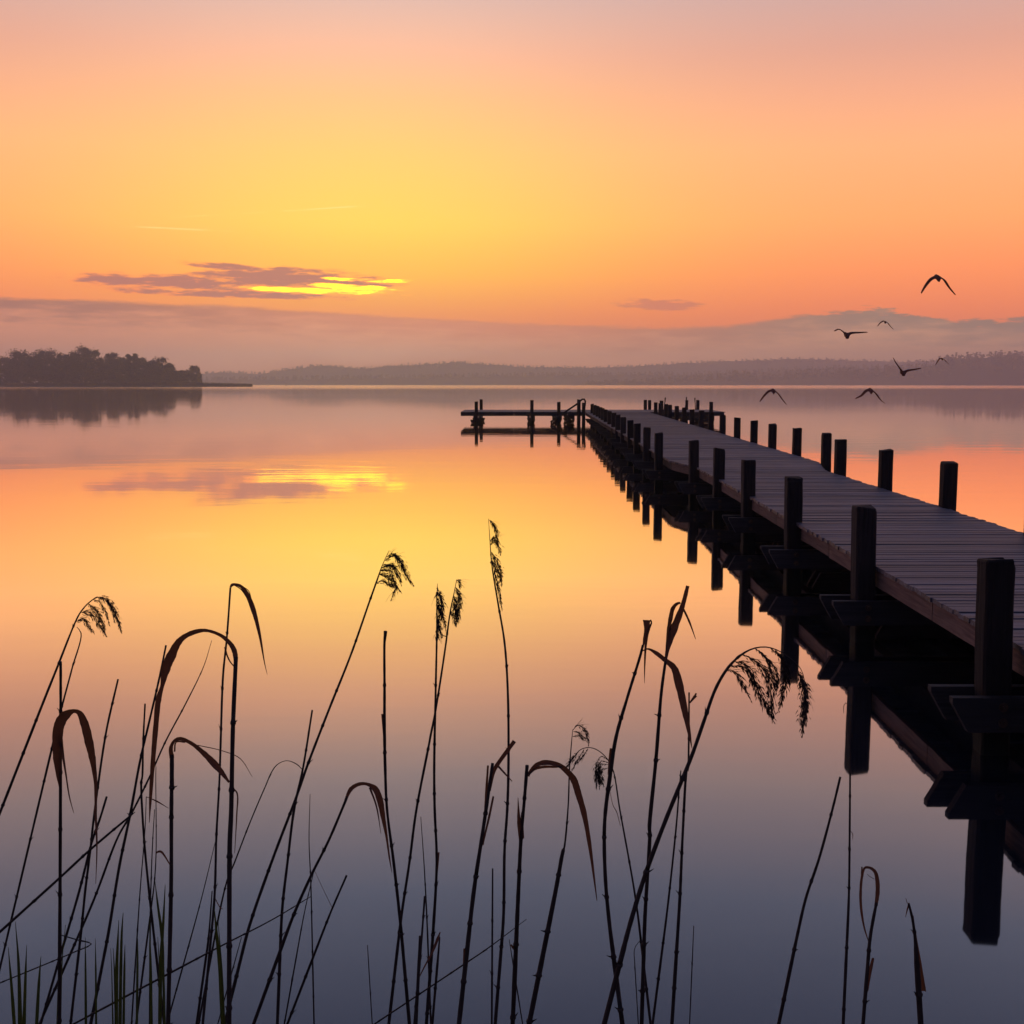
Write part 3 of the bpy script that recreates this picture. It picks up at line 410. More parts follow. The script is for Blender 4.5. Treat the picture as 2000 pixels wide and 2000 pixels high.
# ------------------------------------------------------------------ object helpers
def tag(o, label=None, cat=None, group=None, kind=None):
    if label: o['label'] = label
    if cat: o['category'] = cat
    if group: o['group'] = group
    if kind: o['kind'] = kind
    return o
def link(name, me, parent=None, loc=None, smooth=False):
    o = bpy.data.objects.new(name, me); COL.objects.link(o)
    if parent: o.parent = parent
    if loc: o.location = loc
    return o
def empty(name, loc=(0, 0, 0)):
    o = bpy.data.objects.new(name, None); COL.objects.link(o); o.location = loc; o.empty_display_size = .2
    return o
class MB:
    """collects verts and faces for ONE mesh"""
    def __init__(s): s.v = []; s.f = []
    def add(s, vs, fs):
        o = len(s.v); s.v += [tuple(v) for v in vs]; s.f += [tuple(i+o for i in f) for f in fs]
    def box(s, a, b):
        x0, y0, z0 = a; x1, y1, z1 = b
        s.add([(x0,y0,z0),(x1,y0,z0),(x1,y1,z0),(x0,y1,z0),(x0,y0,z1),(x1,y0,z1),(x1,y1,z1),(x0,y1,z1)],
              [(0,3,2,1),(4,5,6,7),(0,1,5,4),(1,2,6,5),(2,3,7,6),(3,0,4,7)])
    def tube(s, pts, rads, n=7, ell=1.0):
        pts = [Vector(p) for p in pts]; rings = []
        t = (pts[1]-pts[0]).normalized()
        nrm = t.cross(Vector((0,1,0)));  nrm = nrm if nrm.length > 1e-3 else t.cross(Vector((1,0,0)))
        nrm.normalize()
        for i, p in enumerate(pts):
            if i == 0: t2 = pts[1]-pts[0]
            elif i == len(pts)-1: t2 = pts[-1]-pts[-2]
            else: t2 = (pts[i+1]-pts[i-1])
            t2 = t2.normalized() if t2.length > 1e-9 else t
            nrm = (nrm - t2*nrm.dot(t2)); nrm = nrm.normalized() if nrm.length > 1e-6 else t2.orthogonal().normalized()
            b = t2.cross(nrm); t = t2
            rings.append([p + (nrm*math.cos(6.28318*k/n) + b*math.sin(6.28318*k/n)*ell)*rads[i] for k in range(n)])
        vs = [v for r in rings for v in r]; fs = []
        for i in range(len(rings)-1):
            for k in range(n):
                k2 = (k+1) % n
                fs.append((i*n+k, i*n+k2, (i+1)*n+k2, (i+1)*n+k))
        fs.append(tuple(reversed(range(n)))); fs.append(tuple((len(rings)-1)*n+k for k in range(n)))
        s.add(vs, fs)
    def mesh(s, name, mat=None, smooth=False):
        me = bpy.data.meshes.new(name); me.from_pydata(s.v, [], s.f)
        if smooth: me.polygons.foreach_set('use_smooth', [True]*len(me.polygons))
        if mat: me.materials.append(mat)
        me.update(); return me
    def build(s, name, mat, parent=None, loc=None, smooth=False):
        return link(name, s.mesh(name, mat, smooth), parent, loc)
def bevel(me, w, seg=1):
    bm = bmesh.new(); bm.from_mesh(me)
    bmesh.ops.bevel(bm, geom=bm.edges[:], offset=w, segments=seg, affect='EDGES', clamp_overlap=True)
    bm.to_mesh(me); bm.free(); return me

# ------------------------------------------------------------------ materials
def material(name):
    m = bpy.data.materials.new(name); m.use_nodes = True; m.node_tree.nodes.clear()
    t = NT(m.node_tree); out = t.n.new('ShaderNodeOutputMaterial'); return m, t, out
def principled(t, out, col, rough=.8, spec=.3, bump=None, bstr=.3, bdist=.004):
    b = t.n.new('ShaderNodeBsdfPrincipled'); t.put(b.inputs['Base Color'], col); t.put(b.inputs['Roughness'], rough)
    b.inputs['Specular IOR Level'].default_value = spec
    if bump is not None:
        bn = t.n.new('ShaderNodeBump'); bn.inputs['Strength'].default_value = bstr; bn.inputs['Distance'].default_value = bdist
        t.put(bn.inputs['Height'], bump); t.l.new(bn.outputs[0], b.inputs['Normal'])
    t.l.new(b.outputs[0], out.inputs[0]); return b
def wood(name, c1, c2, c3, axis, rough=.75, spec=.3, var=.35, bdist=.004, wet=False):
    m, t, out = material(name)
    g = t.n.new('ShaderNodeTexCoord'); oi = t.n.new('ShaderNodeObjectInfo')
    mp = t.n.new('ShaderNodeMapping'); t.l.new(g.outputs['Object'], mp.inputs[0])
    mp.inputs['Scale'].default_value = {'x': (2.2,45,45), 'y': (45,2.2,45), 'z': (45,45,2.2)}[axis]
    off = t.comb(t.m('MULTIPLY', oi.outputs['Random'], 37.0), t.m('MULTIPLY', oi.outputs['Random'], 91.0), t.m('MULTIPLY', oi.outputs['Random'], 13.0))
    va = t.n.new('ShaderNodeVectorMath'); va.operation = 'ADD'; t.l.new(mp.outputs[0], va.inputs[0]); t.l.new(off, va.inputs[1])
    gr = t.noise(va.outputs[0], 1.0, 6, .65, .4)
    geo = t.n.new('ShaderNodeNewGeometry')
    bl = t.noise(geo.outputs['Position'], 1.7, 4, .6)
    col = t.mix(t.smooth(gr, .3, .7), c1, c2)
    col = t.mix(t.smooth(bl, .45, .72, 0, .65), col, c3)
    val = t.m('MULTIPLY_ADD', t.m('SUBTRACT', oi.outputs['Random'], .5), 2*var, 1.0)
    hs = t.n.new('ShaderNodeHueSaturation'); t.put(hs.inputs['Value'], val); t.put(hs.inputs['Color'], col)
    colr = hs.outputs[0]
    if wet:
        sz = t.n.new('ShaderNodeSeparateXYZ'); t.l.new(geo.outputs['Position'], sz.inputs[0])
        stain = t.smooth(t.m('ADD', sz.outputs[2], t.m('MULTIPLY', t.m('SUBTRACT', gr, .5), .12)), .20, .08)
        colr = t.mix(stain, colr, (.012,.014,.009))
    principled(t, out, colr, rough, spec, gr, .9 if wet else .6, bdist)
    return m
M = {}
M['deck'] = wood('weathered_deck_wood', (.040,.040,.050), (.155,.148,.170), (.070,.066,.078), 'x', .58, .45, .42)
M['pile'] = wood('dark_pile_wood', (.017,.013,.013), (.034,.026,.024), (.022,.020,.016), 'z', .8, .2, .25, .010, True)
M['edge'] = wood('brown_edge_wood', (.10,.065,.055), (.19,.125,.105), (.12,.09,.075), 'y', .8, .2, .25)
M['beam'] = wood('dark_beam_wood', (.024,.021,.022), (.050,.043,.043), (.028,.027,.026), 'x', .7, .25, .2)

m, t, out = material('rusty_iron'); M['iron'] = m
g = t.n.new('ShaderNodeNewGeometry'); nz = t.noise(g.outputs['Position'], 90.0, 4, .6)
principled(t, out, t.mix(nz, (.05,.03,.02), (.13,.075,.05)), .55, .5, nz, .4, .002).inputs['Metallic'].default_value = .5

def plant_mat(name, c, ctrans, k=.35, rough=.7):
    m, t, out = material(name)
    g = t.n.new('ShaderNodeNewGeometry'); oi = t.n.new('ShaderNodeObjectInfo')
    nz = t.noise(g.outputs['Position'], 60.0, 3, .6)
    col = t.mix(nz, tuple(v*.6 for v in c), tuple(v*1.4 for v in c))
    d = t.n.new('ShaderNodeBsdfPrincipled'); t.put(d.inputs['Base Color'], col); d.inputs['Roughness'].default_value = rough; d.inputs['Specular IOR Level'].default_value = .25
    tr = t.n.new('ShaderNodeBsdfTranslucent'); t.put(tr.inputs[0], t.mix(nz, tuple(v*.7 for v in ctrans), tuple(v*1.3 for v in ctrans)))
    mx = t.n.new('ShaderNodeMixShader'); mx.inputs[0].default_value = k
    t.l.new(d.outputs[0], mx.inputs[1]); t.l.new(tr.outputs[0], mx.inputs[2]); t.l.new(mx.outputs[0], out.inputs[0]); return m
M['stem'] = plant_mat('dry_reed_stem', (.045,.032,.026), (.03,.02,.015), .05)
M['leaf'] = plant_mat('dry_reed_leaf', (.06,.05,.05), (.17,.068,.022), .42, .55)
M['plume'] = plant_mat('reed_plume', (.028,.018,.016), (.04,.02,.014), .15)
M['grass'] = plant_mat('green_grass', (.04,.055,.015), (.06,.085,.014), .38)
M['foliage'] = plant_mat('tree_foliage', (.025,.03,.02), (.03,.035,.015), .2)
M['bark'] = plant_mat('tree_bark', (.03,.025,.02), (.01,.01,.01), .02)
M['bird'] = plant_mat('bird_feathers', (.20,.070,.045), (.30,.085,.035), .25)

# water: still lake, faint ripples, dark body
m, t, out = material('lake_water'); M['water'] = m
g = t.n.new('ShaderNodeNewGeometry')
mp = t.n.new('ShaderNodeMapping'); t.l.new(g.outputs['Position'], mp.inputs[0]); mp.inputs['Scale'].default_value = (.35, .9, 1)
r1 = t.noise(mp.outputs[0], 1.1, 3, .5)
mp2 = t.n.new('ShaderNodeMapping'); t.l.new(g.outputs['Position'], mp2.inputs[0]); mp2.inputs['Scale'].default_value = (.012, .03, 1)
calm = t.noise(mp2.outputs[0], 1.0, 3, .55)
bn = t.n.new('ShaderNodeBump'); bn.inputs['Distance'].default_value = .02; t.put(bn.inputs['Strength'], t.smooth(calm, .38, .66, .04, .32)); t.put(bn.inputs['Height'], r1)
fr = t.n.new('ShaderNodeFresnel'); fr.inputs['IOR'].default_value = 1.333; t.l.new(bn.outputs[0], fr.inputs['Normal'])
gl = t.n.new('ShaderNodeBsdfGlossy'); gl.inputs['Color'].default_value = (1, .965, .94, 1); gl.inputs['Roughness'].default_value = .03
spw = t.n.new('ShaderNodeSeparateXYZ'); t.l.new(g.outputs['Position'], spw.inputs[0])
t.put(gl.inputs['Roughness'], t.smooth(spw.outputs[1], 250, 850, .03, .13))
t.l.new(bn.outputs[0], gl.inputs['Normal'])
df = t.n.new('ShaderNodeBsdfDiffuse'); df.inputs['Color'].default_value = (.008, .010, .016, 1)
mx = t.n.new('ShaderNodeMixShader'); t.put(mx.inputs[0], t.m('MULTIPLY', fr.outputs[0], 2.6, clamp=True))
t.l.new(df.outputs[0], mx.inputs[1]); t.l.new(gl.outputs[0], mx.inputs[2]); t.l.new(mx.outputs[0], out.inputs[0])
# earth
m, t, out = material('dark_earth'); M['earth'] = m
g = t.n.new('ShaderNodeNewGeometry'); nz = t.noise(g.outputs['Position'], .9, 6, .6)
principled(t, out, t.mix(nz, (.03,.028,.02), (.07,.06,.04)), .95, .1, nz, .6, .05)
m, t, out = material('wooded_hill'); M['hill'] = m
g = t.n.new('ShaderNodeNewGeometry'); nz = t.noise(g.outputs['Position'], .03, 6, .65)
principled(t, out, t.mix(nz, (.02,.025,.018), (.045,.05,.03)), .95, .1)

# ------------------------------------------------------------------ setting
mb = MB(); mb.add([(-4250,1.2,0),(4250,1.2,0),(4250,4250,0),(-4250,4250,0)], [(0,1,2,3)])
tag(mb.build('water', M['water']), kind='structure')
# near bank under the camera, sloping into the lake
mb = MB(); vs = []; fs = []; nx, ny = 60, 16
for j in range(ny+1):
    for i in range(nx+1):
        x = -30 + i; y = -12 + 15.5*j/ny
        z = .35 - .75*max(0, (y+1)/4.5)**1.2 + .10*noise.noise(Vector((x*.6, y*.6, 0)))
        vs.append((x, y, z))
for j in range(ny):
    for i in range(nx):
        a = j*(nx+1)+i; fs.append((a, a+1, a+nx+2, a+nx+1))
mb.add(vs, fs); tag(mb.build('bank', M['earth'], smooth=True), kind='structure')

def lerp_prof(P, x):
    if x <= P[0][0]: return P[0][1]
    for a, b in zip(P, P[1:]):
        if x <= b[0]: return a[1] + (b[1]-a[1])*(x-a[0])/(b[0]-a[0])
    return P[-1][1]
def hills(name, prof, depth, jag, drop):
    D, P = prof; mb = MB(); vs = []; fs = []
    x0, x1 = P[0][0], P[-1][0]; n = 260; rows = [(-depth, 0.0), (-depth*.97, .06), (-depth*.45, .5), (0, 1.0), (depth*.5, .8), (depth, .0)]
    for r, (dy_, k) in enumerate(rows):
        for i in range(n+1):
            x = x0 + (x1-x0)*i/n; h = max(1.0, lerp_prof(P, x) - drop)
            z = k*h + (noise.noise(Vector((x*.02, r*3.1, 1)))*jag*2 + noise.noise(Vector((x*.09, r*1.7, 5)))*jag)*(k if r else 0)
            vs.append((x*(D+dy_)/D if dy_ < 0 else x, D+dy_, z if r not in (0, 5) else -.4))
    for r in range(len(rows)-1):
        for i in range(n):
            a = r*(n+1)+i; fs.append((a, a+1, a+n+2, a+n+1))
    mb.add(vs, fs); tag(mb.build(name, M['hill'], smooth=True), kind='structure')
hills('far_hills', RIDGE_FAR, 260, 1.2, 5)
hills('middle_hills', RIDGE_MID, 180, 1.0, 8)

rng = random.Random(11)
def clump(mb, c, r, q, size, flat=.8, rng=rng):
    """leaf-cluster faces spread through an uneven ball"""
    for _ in range(q):
        v = Vector((rng.gauss(0,1), rng.gauss(0,1), rng.gauss(0,1))).normalized()*min(1.45, abs(rng.gauss(.62,.30)))
        p = Vector(c) + Vector((v.x*r, v.y*r, v.z*r*flat)); s_ = size*rng.uniform(.5, 1.3)
        a = Vector((rng.gauss(0,1), rng.gauss(0,1), rng.gauss(0,1))).normalized(); b = a.orthogonal().normalized()
        mb.add([p+a*s_, p+b*s_*.7, p-a*s_*.9, p-b*s_*.6], [(0,1,2,3)])
# woods along the far shore: read as one mass
def woods(name, prof, step, hmean, q, size, label, y_spread, lo=None):
    D, P = prof; mb = MB(); x = P[0][0] if lo is None else lo
    while x < P[-1][0]:
        topz = lerp_prof(P, x); h = min(topz, hmean*rng.uniform(.6, 1.25)); top_ = topz + rng.uniform(-.18, .10)*hmean
        y = D + rng.uniform(-y_spread, y_spread)
        con = rng.random() < .35; wdt = h*(.20 if con else .36)
        for k in range(4):
            f = k/3; rr = wdt*((1.1-f) if con else (1.0-.6*f*f))
            clump(mb, (x + rng.uniform(-.3,.3)*wdt, y, top_ - h*(1-f)*.8 - rr*.8), max(rr, size*.6), q, size)
        zz = top_ - h*.55                                            # wooded slope below, down to the shore
        while zz > 0:
            clump(mb, (x+rng.uniform(-3,3), y - rng.uniform(2, 25), max(zz, 1.5)), hmean*.34, q+3, size*1.5); zz -= hmean*.30
        clump(mb, (x+rng.uniform(-2,2), y-30, 1.2), hmean*.24, q+3, size*1.3)
        x += step*rng.uniform(.6, 1.4)
    tag(mb.build(name, M['foliage']), label, 'woods', kind='stuff')
woods('far_woods', RIDGE_FAR, 11, 13, 5, 3.2, 'misty dark woods along the crest of the farthest ridge', 30)
woods('middle_woods', RIDGE_MID, 9, 12, 6, 2.8, 'hazy woods on the low middle shore across the lake', 25)
woods('right_woods', WOOD_RIGHT, 4.0, 19, 12, 2.0, 'hazy woods on the far shore behind the birds at right', 34)
# land under the right woods
mb = MB(); vs = []; fs = []; n = 90
for i in range(n+1):
    x = 115 + (1690-115)*i/n; h = max(.6, lerp_prof(WOOD_RIGHT[1], x)-11)
    vs += [(x*.95, 2200+6*noise.noise(Vector((x*.03,0,0))), -.4), (x*.955, 2208, .5), (x, 2300, h), (x, 2400, h*.8), (x, 2550, -.4)]
for i in range(n):
    for k in range(4): a = i*5+k; fs.append((a, a+5, a+6, a+1))
mb.add(vs, fs); tag(mb.build('right_shore', M['hill'], smooth=True), kind='structure')
# spit of land on the left
mb = MB(); vs = []; fs = []; n = 80
for i in range(n+1):
    x = -520 + (-520+690+0)*0 + (330)*i/n; e = min(1, (n-i)/8)
    wy = 20*e+.5; yc = 903 + 4*noise.noise(Vector((x*.02,3,0)))
    vs += [(x, yc-14*e-1, -.4), (x, yc-12*e, .45*e+.05), (x, yc, 1.0*e+.1), (x, yc+wy, .9*e+.1), (x, yc+wy+14, -.4)]
for i in range(n):
    for k in range(4): a = i*5+k; fs.append((a, a+5, a+6, a+1))
mb.add(vs, fs); tag(mb.build('spit', M['earth'], smooth=True), kind='structure')
# reed bed on the spit: uncountable
mb = MB()
for i in range(7000):
    x = rng.uniform(-400, -191); e = min(1, (-190-x)/30)
    y = 903 - 13*min(1, (-190-x)/33) + rng.uniform(0, 9); h = rng.uniform(1.8, 3.3)*(.7+.3*e); l = rng.uniform(-.3,.3); wd = .16
    mb.add([(x-wd,y,0),(x+wd,y,0),(x+l+wd*.4,y,h),(x+l-wd*.4,y+.1,h)], [(0,1,2,3)])
tag(mb.build('reed_bed', M['foliage']), 'low reed bed fringing the wooded spit and its bare tip', 'reeds', kind='stuff')
mb = MB()
SP = sorted((X, z) for X, Y, z, wd in SPIT_TREES)
for i in range(950):
    x = rng.uniform(-420, -229); hz = lerp_prof(SP, x)
    clump(mb, (x, 902+rng.uniform(-9,12), .8+.74*hz*rng.random()), 1.2+.09*hz, 46, .66)
tag(mb.build('undergrowth', M['foliage']), 'dense dark undergrowth below the trees on the spit', 'bushes', kind='stuff')

def tree(X, Y, top, wid, seed, label):
    r = random.Random(seed); t_ = empty('broadleaf_tree', (X, Y, .5)); h = top-.5; wid *= 1.2 + .55*min(1, h/22)
    mb = MB(); pts = [Vector((0,0,-.6))]; 
    for k in range(1, 6): pts.append(Vector((r.uniform(-.03,.03)*h*k/5, r.uniform(-.03,.03)*h, h*.17*k)))
    mb.tube(pts, [h*.022*(1-.15*i) for i in range(6)], 6)
    lobes = []
    for k in range(r.randint(16, 22)):
        f = r.uniform(.16, .92); a = r.uniform(0, 6.28); rr = wid*.5*(1-abs(f-.55)*.9)*r.uniform(.35, .85)
        c = Vector((math.cos(a)*rr, math.sin(a)*rr, h*f)); lobes.append((c, wid*r.uniform(.12, .28)))
        q = min(range(6), key=lambda i: abs(pts[i].z - c.z*.8))
        mb.tube([pts[q], (pts[q]+c)*.5+Vector((0,0,-.03*h)), c], [h*.009, h*.006, h*.003], 4)
    lobes.append((Vector((r.uniform(-.08,.08)*wid, 0, h-wid*.16)), wid*.20))
    mb.build('trunk', M['bark'], t_)
    cb = MB()
    for c, lr in lobes: clump(cb, c, lr, 190, .60, .8, r)
    cb.build('crown', M['foliage'], t_)
    return tag(t_, label, 'tree', 'trees on the left spit')
TL = {22: 'lone flat-topped tree at the end of the wooded spit', 23: 'small bushy tree leaning out at the water end of the spit', 17: 'tall rounded tree rising above its neighbours near the spit end',
      7: 'highest broad crown in the wood on the spit', 13: 'right one of the two gappy twin crowns on the spit', 12: 'left one of the two gappy twin crowns on the spit'}
order = ['first','second','third','fourth','fifth','sixth','seventh','eighth','ninth','tenth','eleventh','twelfth','thirteenth','fourteenth','fifteenth','sixteenth','seventeenth','eighteenth','nineteenth','twentieth','twenty-first','twenty-second','twenty-third','twenty-fourth']
for i, (X, Y, top_, wd) in enumerate(SPIT_TREES):
    tree(X, Y, top_, wd, 100+i, TL.get(i, 'dark hazy broadleaf crown in the spit wood, %s tree from its left end' % order[i]))
# two marker stakes far out
for x, lab in ((-218.0, 'tiny marker stake in open water, nearer the spit tip'), (-183.0, 'tiny marker stake in open water, farther from the spit tip')):
    mb = MB(); mb.tube([(0,0,-.5),(.03,0,1.2),(.05,0,2.2)], [.16,.15,.13], 8); mb.tube([(.05,0,2.2),(.05,0,2.45)], [.2,.17], 8)
    tag(mb.build('marker_stake', M['pile'], None, (x*1150/1000, 1150, 0)), lab, 'stake', 'marker stakes')

# ------------------------------------------------------------------ pier
pier = tag(empty('pier', (4.2, 2, 0)), 'long weathered plank pier with rows of dark piles and a T-shaped head', 'pier')
pier_off = Vector((-4.2, -2, 0))
def under(o):
    o.parent = pier; o.location = Vector(o.location) + pier_off; return o
DZ = .60
def blend(y, a, b, fa, fb):
    if y <= a: return fa(y)
    if y >= b: return fb(y)
    k = (y-a)/(b-a); return fa(a)*(1-k) + fb(b)*k
def edgeL(y): return blend(y, 20.9, 22.6, lambda v: 2.60+(v-2)*.0285, lambda v: 2.885+(v-21.6)*.0196)
def edgeR(y): return blend(y, 20.0, 22.2, lambda v: 4.52+(v-2)*.0325, lambda v: 5.50+(v-21.2)*.0335)
r = random.Random(3)
pm = []
for k in range(6):                                                  # six plank meshes, shared
    mb = MB(); vs = []; nseg = 6
    for i in range(nseg+1):
        x = -.5 + i/nseg; zt = r.uniform(-.0012,.0012); e = .0465 + r.uniform(-.0012,.0012)
        vs += [(x,-e,-.03),(x,e,-.03),(x,e,-.004+zt),(x,e-.005,zt),(x,-e+.005,zt),(x,-e,-.004+zt)]
    fs = [(i*6+j, i*6+(j+1)%6, (i+1)*6+(j+1)%6, (i+1)*6+j) for i in range(nseg) for j in range(6)]
    fs += [(0,1,2,3,4,5), tuple(nseg*6+j for j in (5,4,3,2,1,0))]
    mb.add(vs, fs); pm.append(mb.mesh('plank', M['deck']))
y = 2.1; k = 0; far = MB()
while y < 62.3:
    l = edgeL(y) - r.uniform(-.004, .018); rr_ = edgeR(y) + r.uniform(-.006, .018)
    if k < 300:
        o = link('plank', r.choice(pm)); o.location = ((l+rr_)/2, y, DZ + r.uniform(-.005,.004)); o.scale = (rr_-l, 1, 1); o.rotation_euler = (r.uniform(-.012,.012), r.uniform(-.0008,.0008), r.uniform(-.0015,.0015)); under(o)
    else:
        a = r.uniform(-.003,.003); far.box((l, y-.0465, DZ-.03+a), (rr_, y+.0465, DZ+a))
    y += .104 + r.uniform(-.003,.004); k += 1
HX0, HX1, HY0, HY1 = -2.6, 10.75, 62.4, 67.6                        # T head
x = HX0
while x < HX1:                                                      # head planks run away from the camera
    a = r.uniform(-.004,.004); far.box((x, HY0-r.uniform(0,.02), DZ-.03+a), (x+.094, HY1+r.uniform(0,.02), DZ+a)); x += .104
o = under(far.build('far_planks', M['deck'])); o['kind'] = 'stuff'
# edge boards, in lengths with butt joints
def edge_run(fn, side, y0, y1, step=2.9, mat='edge'):
    y = y0
    while y < y1-.2:
        ye = min(y+step*r.uniform(.85,1.1), y1)
        xa, xb = fn(y)+side*.05, fn(ye)+side*.05
        mb = MB(); t_ = .035; zt = DZ-.032; zb = zt-.135-r.uniform(0,.008); g_ = .006
        vs = []; nn = 6
        for i in range(nn+1):
            f = i/nn; xx = xa+(xb-xa)*f + r.uniform(-.002,.002); yy = y+g_+(ye-y-2*g_)*f
            vs += [(xx-t_/2,yy,zb+r.uniform(-.003,.003)),(xx+t_/2,yy,zb),(xx+t_/2,yy,zt),(xx-t_/2,yy,zt)]
        fs = [(i*4+j, i*4+(j+1)%4, (i+1)*4+(j+1)%4, (i+1)*4+j) for i in range(nn) for j in range(4)] + [(0,3,2,1), tuple(nn*4+j for j in (0,1,2,3))]
        mb.add(vs, fs); under(mb.build('edge_board', M[mat])); y = ye
edge_run(edgeL, 1, 2.1, 20.9); edge_run(edgeL, 1, 20.9, 22.6); edge_run(edgeL, 1, 22.6, 62.3, 2.9, 'pile'); edge_run(edgeR, -1, 2.1, 20.0); edge_run(edgeR, -1, 20.0, 22.2); edge_run(edgeR, -1, 22.2, 62.3)
# stringers
for f in (.22, .5, .78):
    for ya, yb in ((2.1, 21.3), (21.5, 62.3)):
        mb = MB(); xa = edgeL(ya+.3)+(edgeR(ya+.3-.5 if ya < 3 else ya+.3)-edgeL(ya+.3))*f; xb = edgeL(yb-.3)+(edgeR(yb-.3)-edgeL(yb-.3))*f; w_ = .05
        mb.add([(xa-w_,ya,.35),(xa+w_,ya,.35),(xb+w_,yb,.35),(xb-w_,yb,.35),(xa-w_,ya,DZ-.034),(xa+w_,ya,DZ-.034),(xb+w_,yb,DZ-.034),(xb-w_,yb,DZ-.034)],
               [(0,3,2,1),(4,5,6,7),(0,1,5,4),(1,2,6,5),(2,3,7,6),(3,0,4,7)])
        under(mb.build('stringer', M['beam']))
def pile(x, y, top, s=.08, lean=0.0, yaw=None):
    mb = MB(); vs = []; c_ = .012; zs = [-1.2, -.3, 0, .12, .3, .5, .7, .85, top-.05, top-.012, top]     # worn square timber
    ring = [(-s+c_,-s),(s-c_,-s),(s,-s+c_),(s,s-c_),(s-c_,s),(-s+c_,s),(-s,s-c_),(-s,-s+c_)]
    tx, ty = r.uniform(-.10,.10), r.uniform(-.10,.10); chip = r.randrange(8)
    for q, z in enumerate(zs):
        for k, (a, b_) in enumerate(ring):
            j = .0022; sh = .93 if q == len(zs)-1 else 1.0
            zz = z + ((a*tx + b_*ty) if q >= len(zs)-3 else 0)
            if q >= len(zs)-2 and k in (chip, (chip+1) % 8): zz -= r.uniform(.006,.022); sh *= .95
            vs.append((a*sh + r.uniform(-j,j) + lean*z, b_*sh + r.uniform(-j,j), zz))
    n = len(zs); fs = [(q*8+k, q*8+(k+1)%8, (q+1)*8+(k+1)%8, (q+1)*8+k) for q in range(n-1) for k in range(8)] + [tuple((n-1)*8+k for k in range(8))]
    mb.add(vs, fs); me = mb.mesh('pile', M['pile'])
    o = link('pile', me); o.location = (x, y, 0); o.rotation_euler = (0, 0, r.uniform(-.045,.045) if yaw is None else yaw); return under(o)
def beam(xa, xb, y, zt, h=.19, t_=.055, cut=.09, name='crossbeam', yb=None):
    """plank on edge with its ends cut back below"""
    mb = MB(); yb = y if yb is None else yb
    vs = []
    for s_ in (-1, 1):
        vs += [(xa, y+s_*t_/2, zt), (xb, yb+s_*t_/2, zt), (xb, yb+s_*t_/2, zt-.03), (xb-cut, yb+s_*t_/2, zt-h), (xa+cut, y+s_*t_/2, zt-h), (xa, y+s_*t_/2, zt-.03)]
    n = 6; fs = [(0,1,2,3,4,5), (11,10,9,8,7,6)] + [(i, i+6, (i+1)%6+6, (i+1)%6) for i in range(6)]
    mb.add(vs, fs); return under(mb.build(name, M['beam']))
LEFT = [(2.62,6.55),(2.746,9.48),(2.870,12.43),(2.985,15.42),(3.06,18.15),(3.09,20.82),(2.86,23.91),(2.93,26.73),(3.0,29.52),(3.10,32.16),(3.16,35.0),(3.245,37.7),(3.33,40.3),(3.42,43.1),(3.49,45.8),(3.56,48.3),(3.64,50.7),(3.70,53.3),(3.76,56.1),(3.83,59.0)]
RIGHT = [(4.72,8.5),(4.84,11.3),(5.0,14.05),(5.07,16.65),(5.19,19.4),(5.67,22.16),(5.72,24.7),(5.8,27.4),(5.86,29.8),(5.95,32.5),(6.06,35.4),(6.15,38.1),(6.25,40.7),(6.36,43.5),(6.46,46.3),(6.57,49.1),(6.68,52.1),(6.78,54.3),(6.86,57.0),(6.95,59.6)]
for i, (x, y) in enumerate(LEFT):
    pile(x, y, 1.06 + r.uniform(-.008,.008), .078, -.014 if i < 4 else r.uniform(-.012,.006))
    xr = edgeR(y) + .18
    fb = beam(x-.27, xr, y-.112, .335); beam(x-.31, xr, y+.112, .342)
    if i < 7:                                                       # bolt heads and washers through the clamped pair
        for zz in (.285, .20):
            mb = MB(); mb.tube([(x, y-.141, zz), (x, y-.147, zz)], [.026, .026], 10); mb.tube([(x, y-.147, zz), (x, y-.165, zz)], [.015, .014], 6); mb.build('bolt', M['iron'], fb)
for i, (x, y) in enumerate(RIGHT):
    pile(x, y, 1.12 + r.uniform(-.012,.012), .080, r.uniform(-.008,.008))
    beam(edgeL(y)+.5, x+.28, y-.112, .345); beam(edgeL(y)+.5, x+.28, y+.112, .345)
# T head: edge boards, bearers, piles
for xa in (HX0, HX0+2.7, HX0+5.4, HX0+8.1, HX0+10.7):
    xb = min(xa+2.7, HX1)
    if xb-xa < .1: continue
    for yy in (HY0+.03, HY1-.03):
        if yy < HY0+1 and xa < 7.0 and xb > 3.7:
            if xa < 3.7: mbx = (xa, 3.65)
            else: mbx = (7.05, xb)
        else: mbx = (xa, xb)
        if mbx[1]-mbx[0] < .2: continue
        mb = MB(); mb.box((mbx[0]+.004, yy-.02, DZ-.21), (mbx[1]-.004, yy+.02, DZ-.034)); under(mb.build('edge_board', M['beam']))
for xx in (HX0+.02, HX1-.02):
    mb = MB(); mb.box((xx-.02, HY0+.06, DZ-.21), (xx+.02, HY1-.06, DZ-.034)); under(mb.build('edge_board', M['beam']))
def trestle(x, ys, tops, bw=.55):
    for y_, tp in zip(ys, tops):
        if tp: pile(x + (0 if y_ < 65 else .0), y_, tp, .085, r.uniform(-.008,.008))
    for s_ in (-1, 1):
        mb = MB(); mb.box((x+s_*.13-.03, HY0-.25, DZ-.42), (x+s_*.13+.03, HY1+.1, DZ-.215)); under(mb.build('crossbeam', M['beam']))
    for y_ in (HY0+.9, HY1-.9):
        beam(x-bw, x+bw, y_, DZ-.425, .17, .06, .05)
trestle(-1.80, (62.3, 67.7), (1.12, 0), .34); trestle(1.0, (62.3, 67.7), (1.19, 0), .19); trestle(2.36, (62.2, 67.7), (1.10, 0), .19); trestle(3.0, (62.2, 67.7), (0, 0), .22)
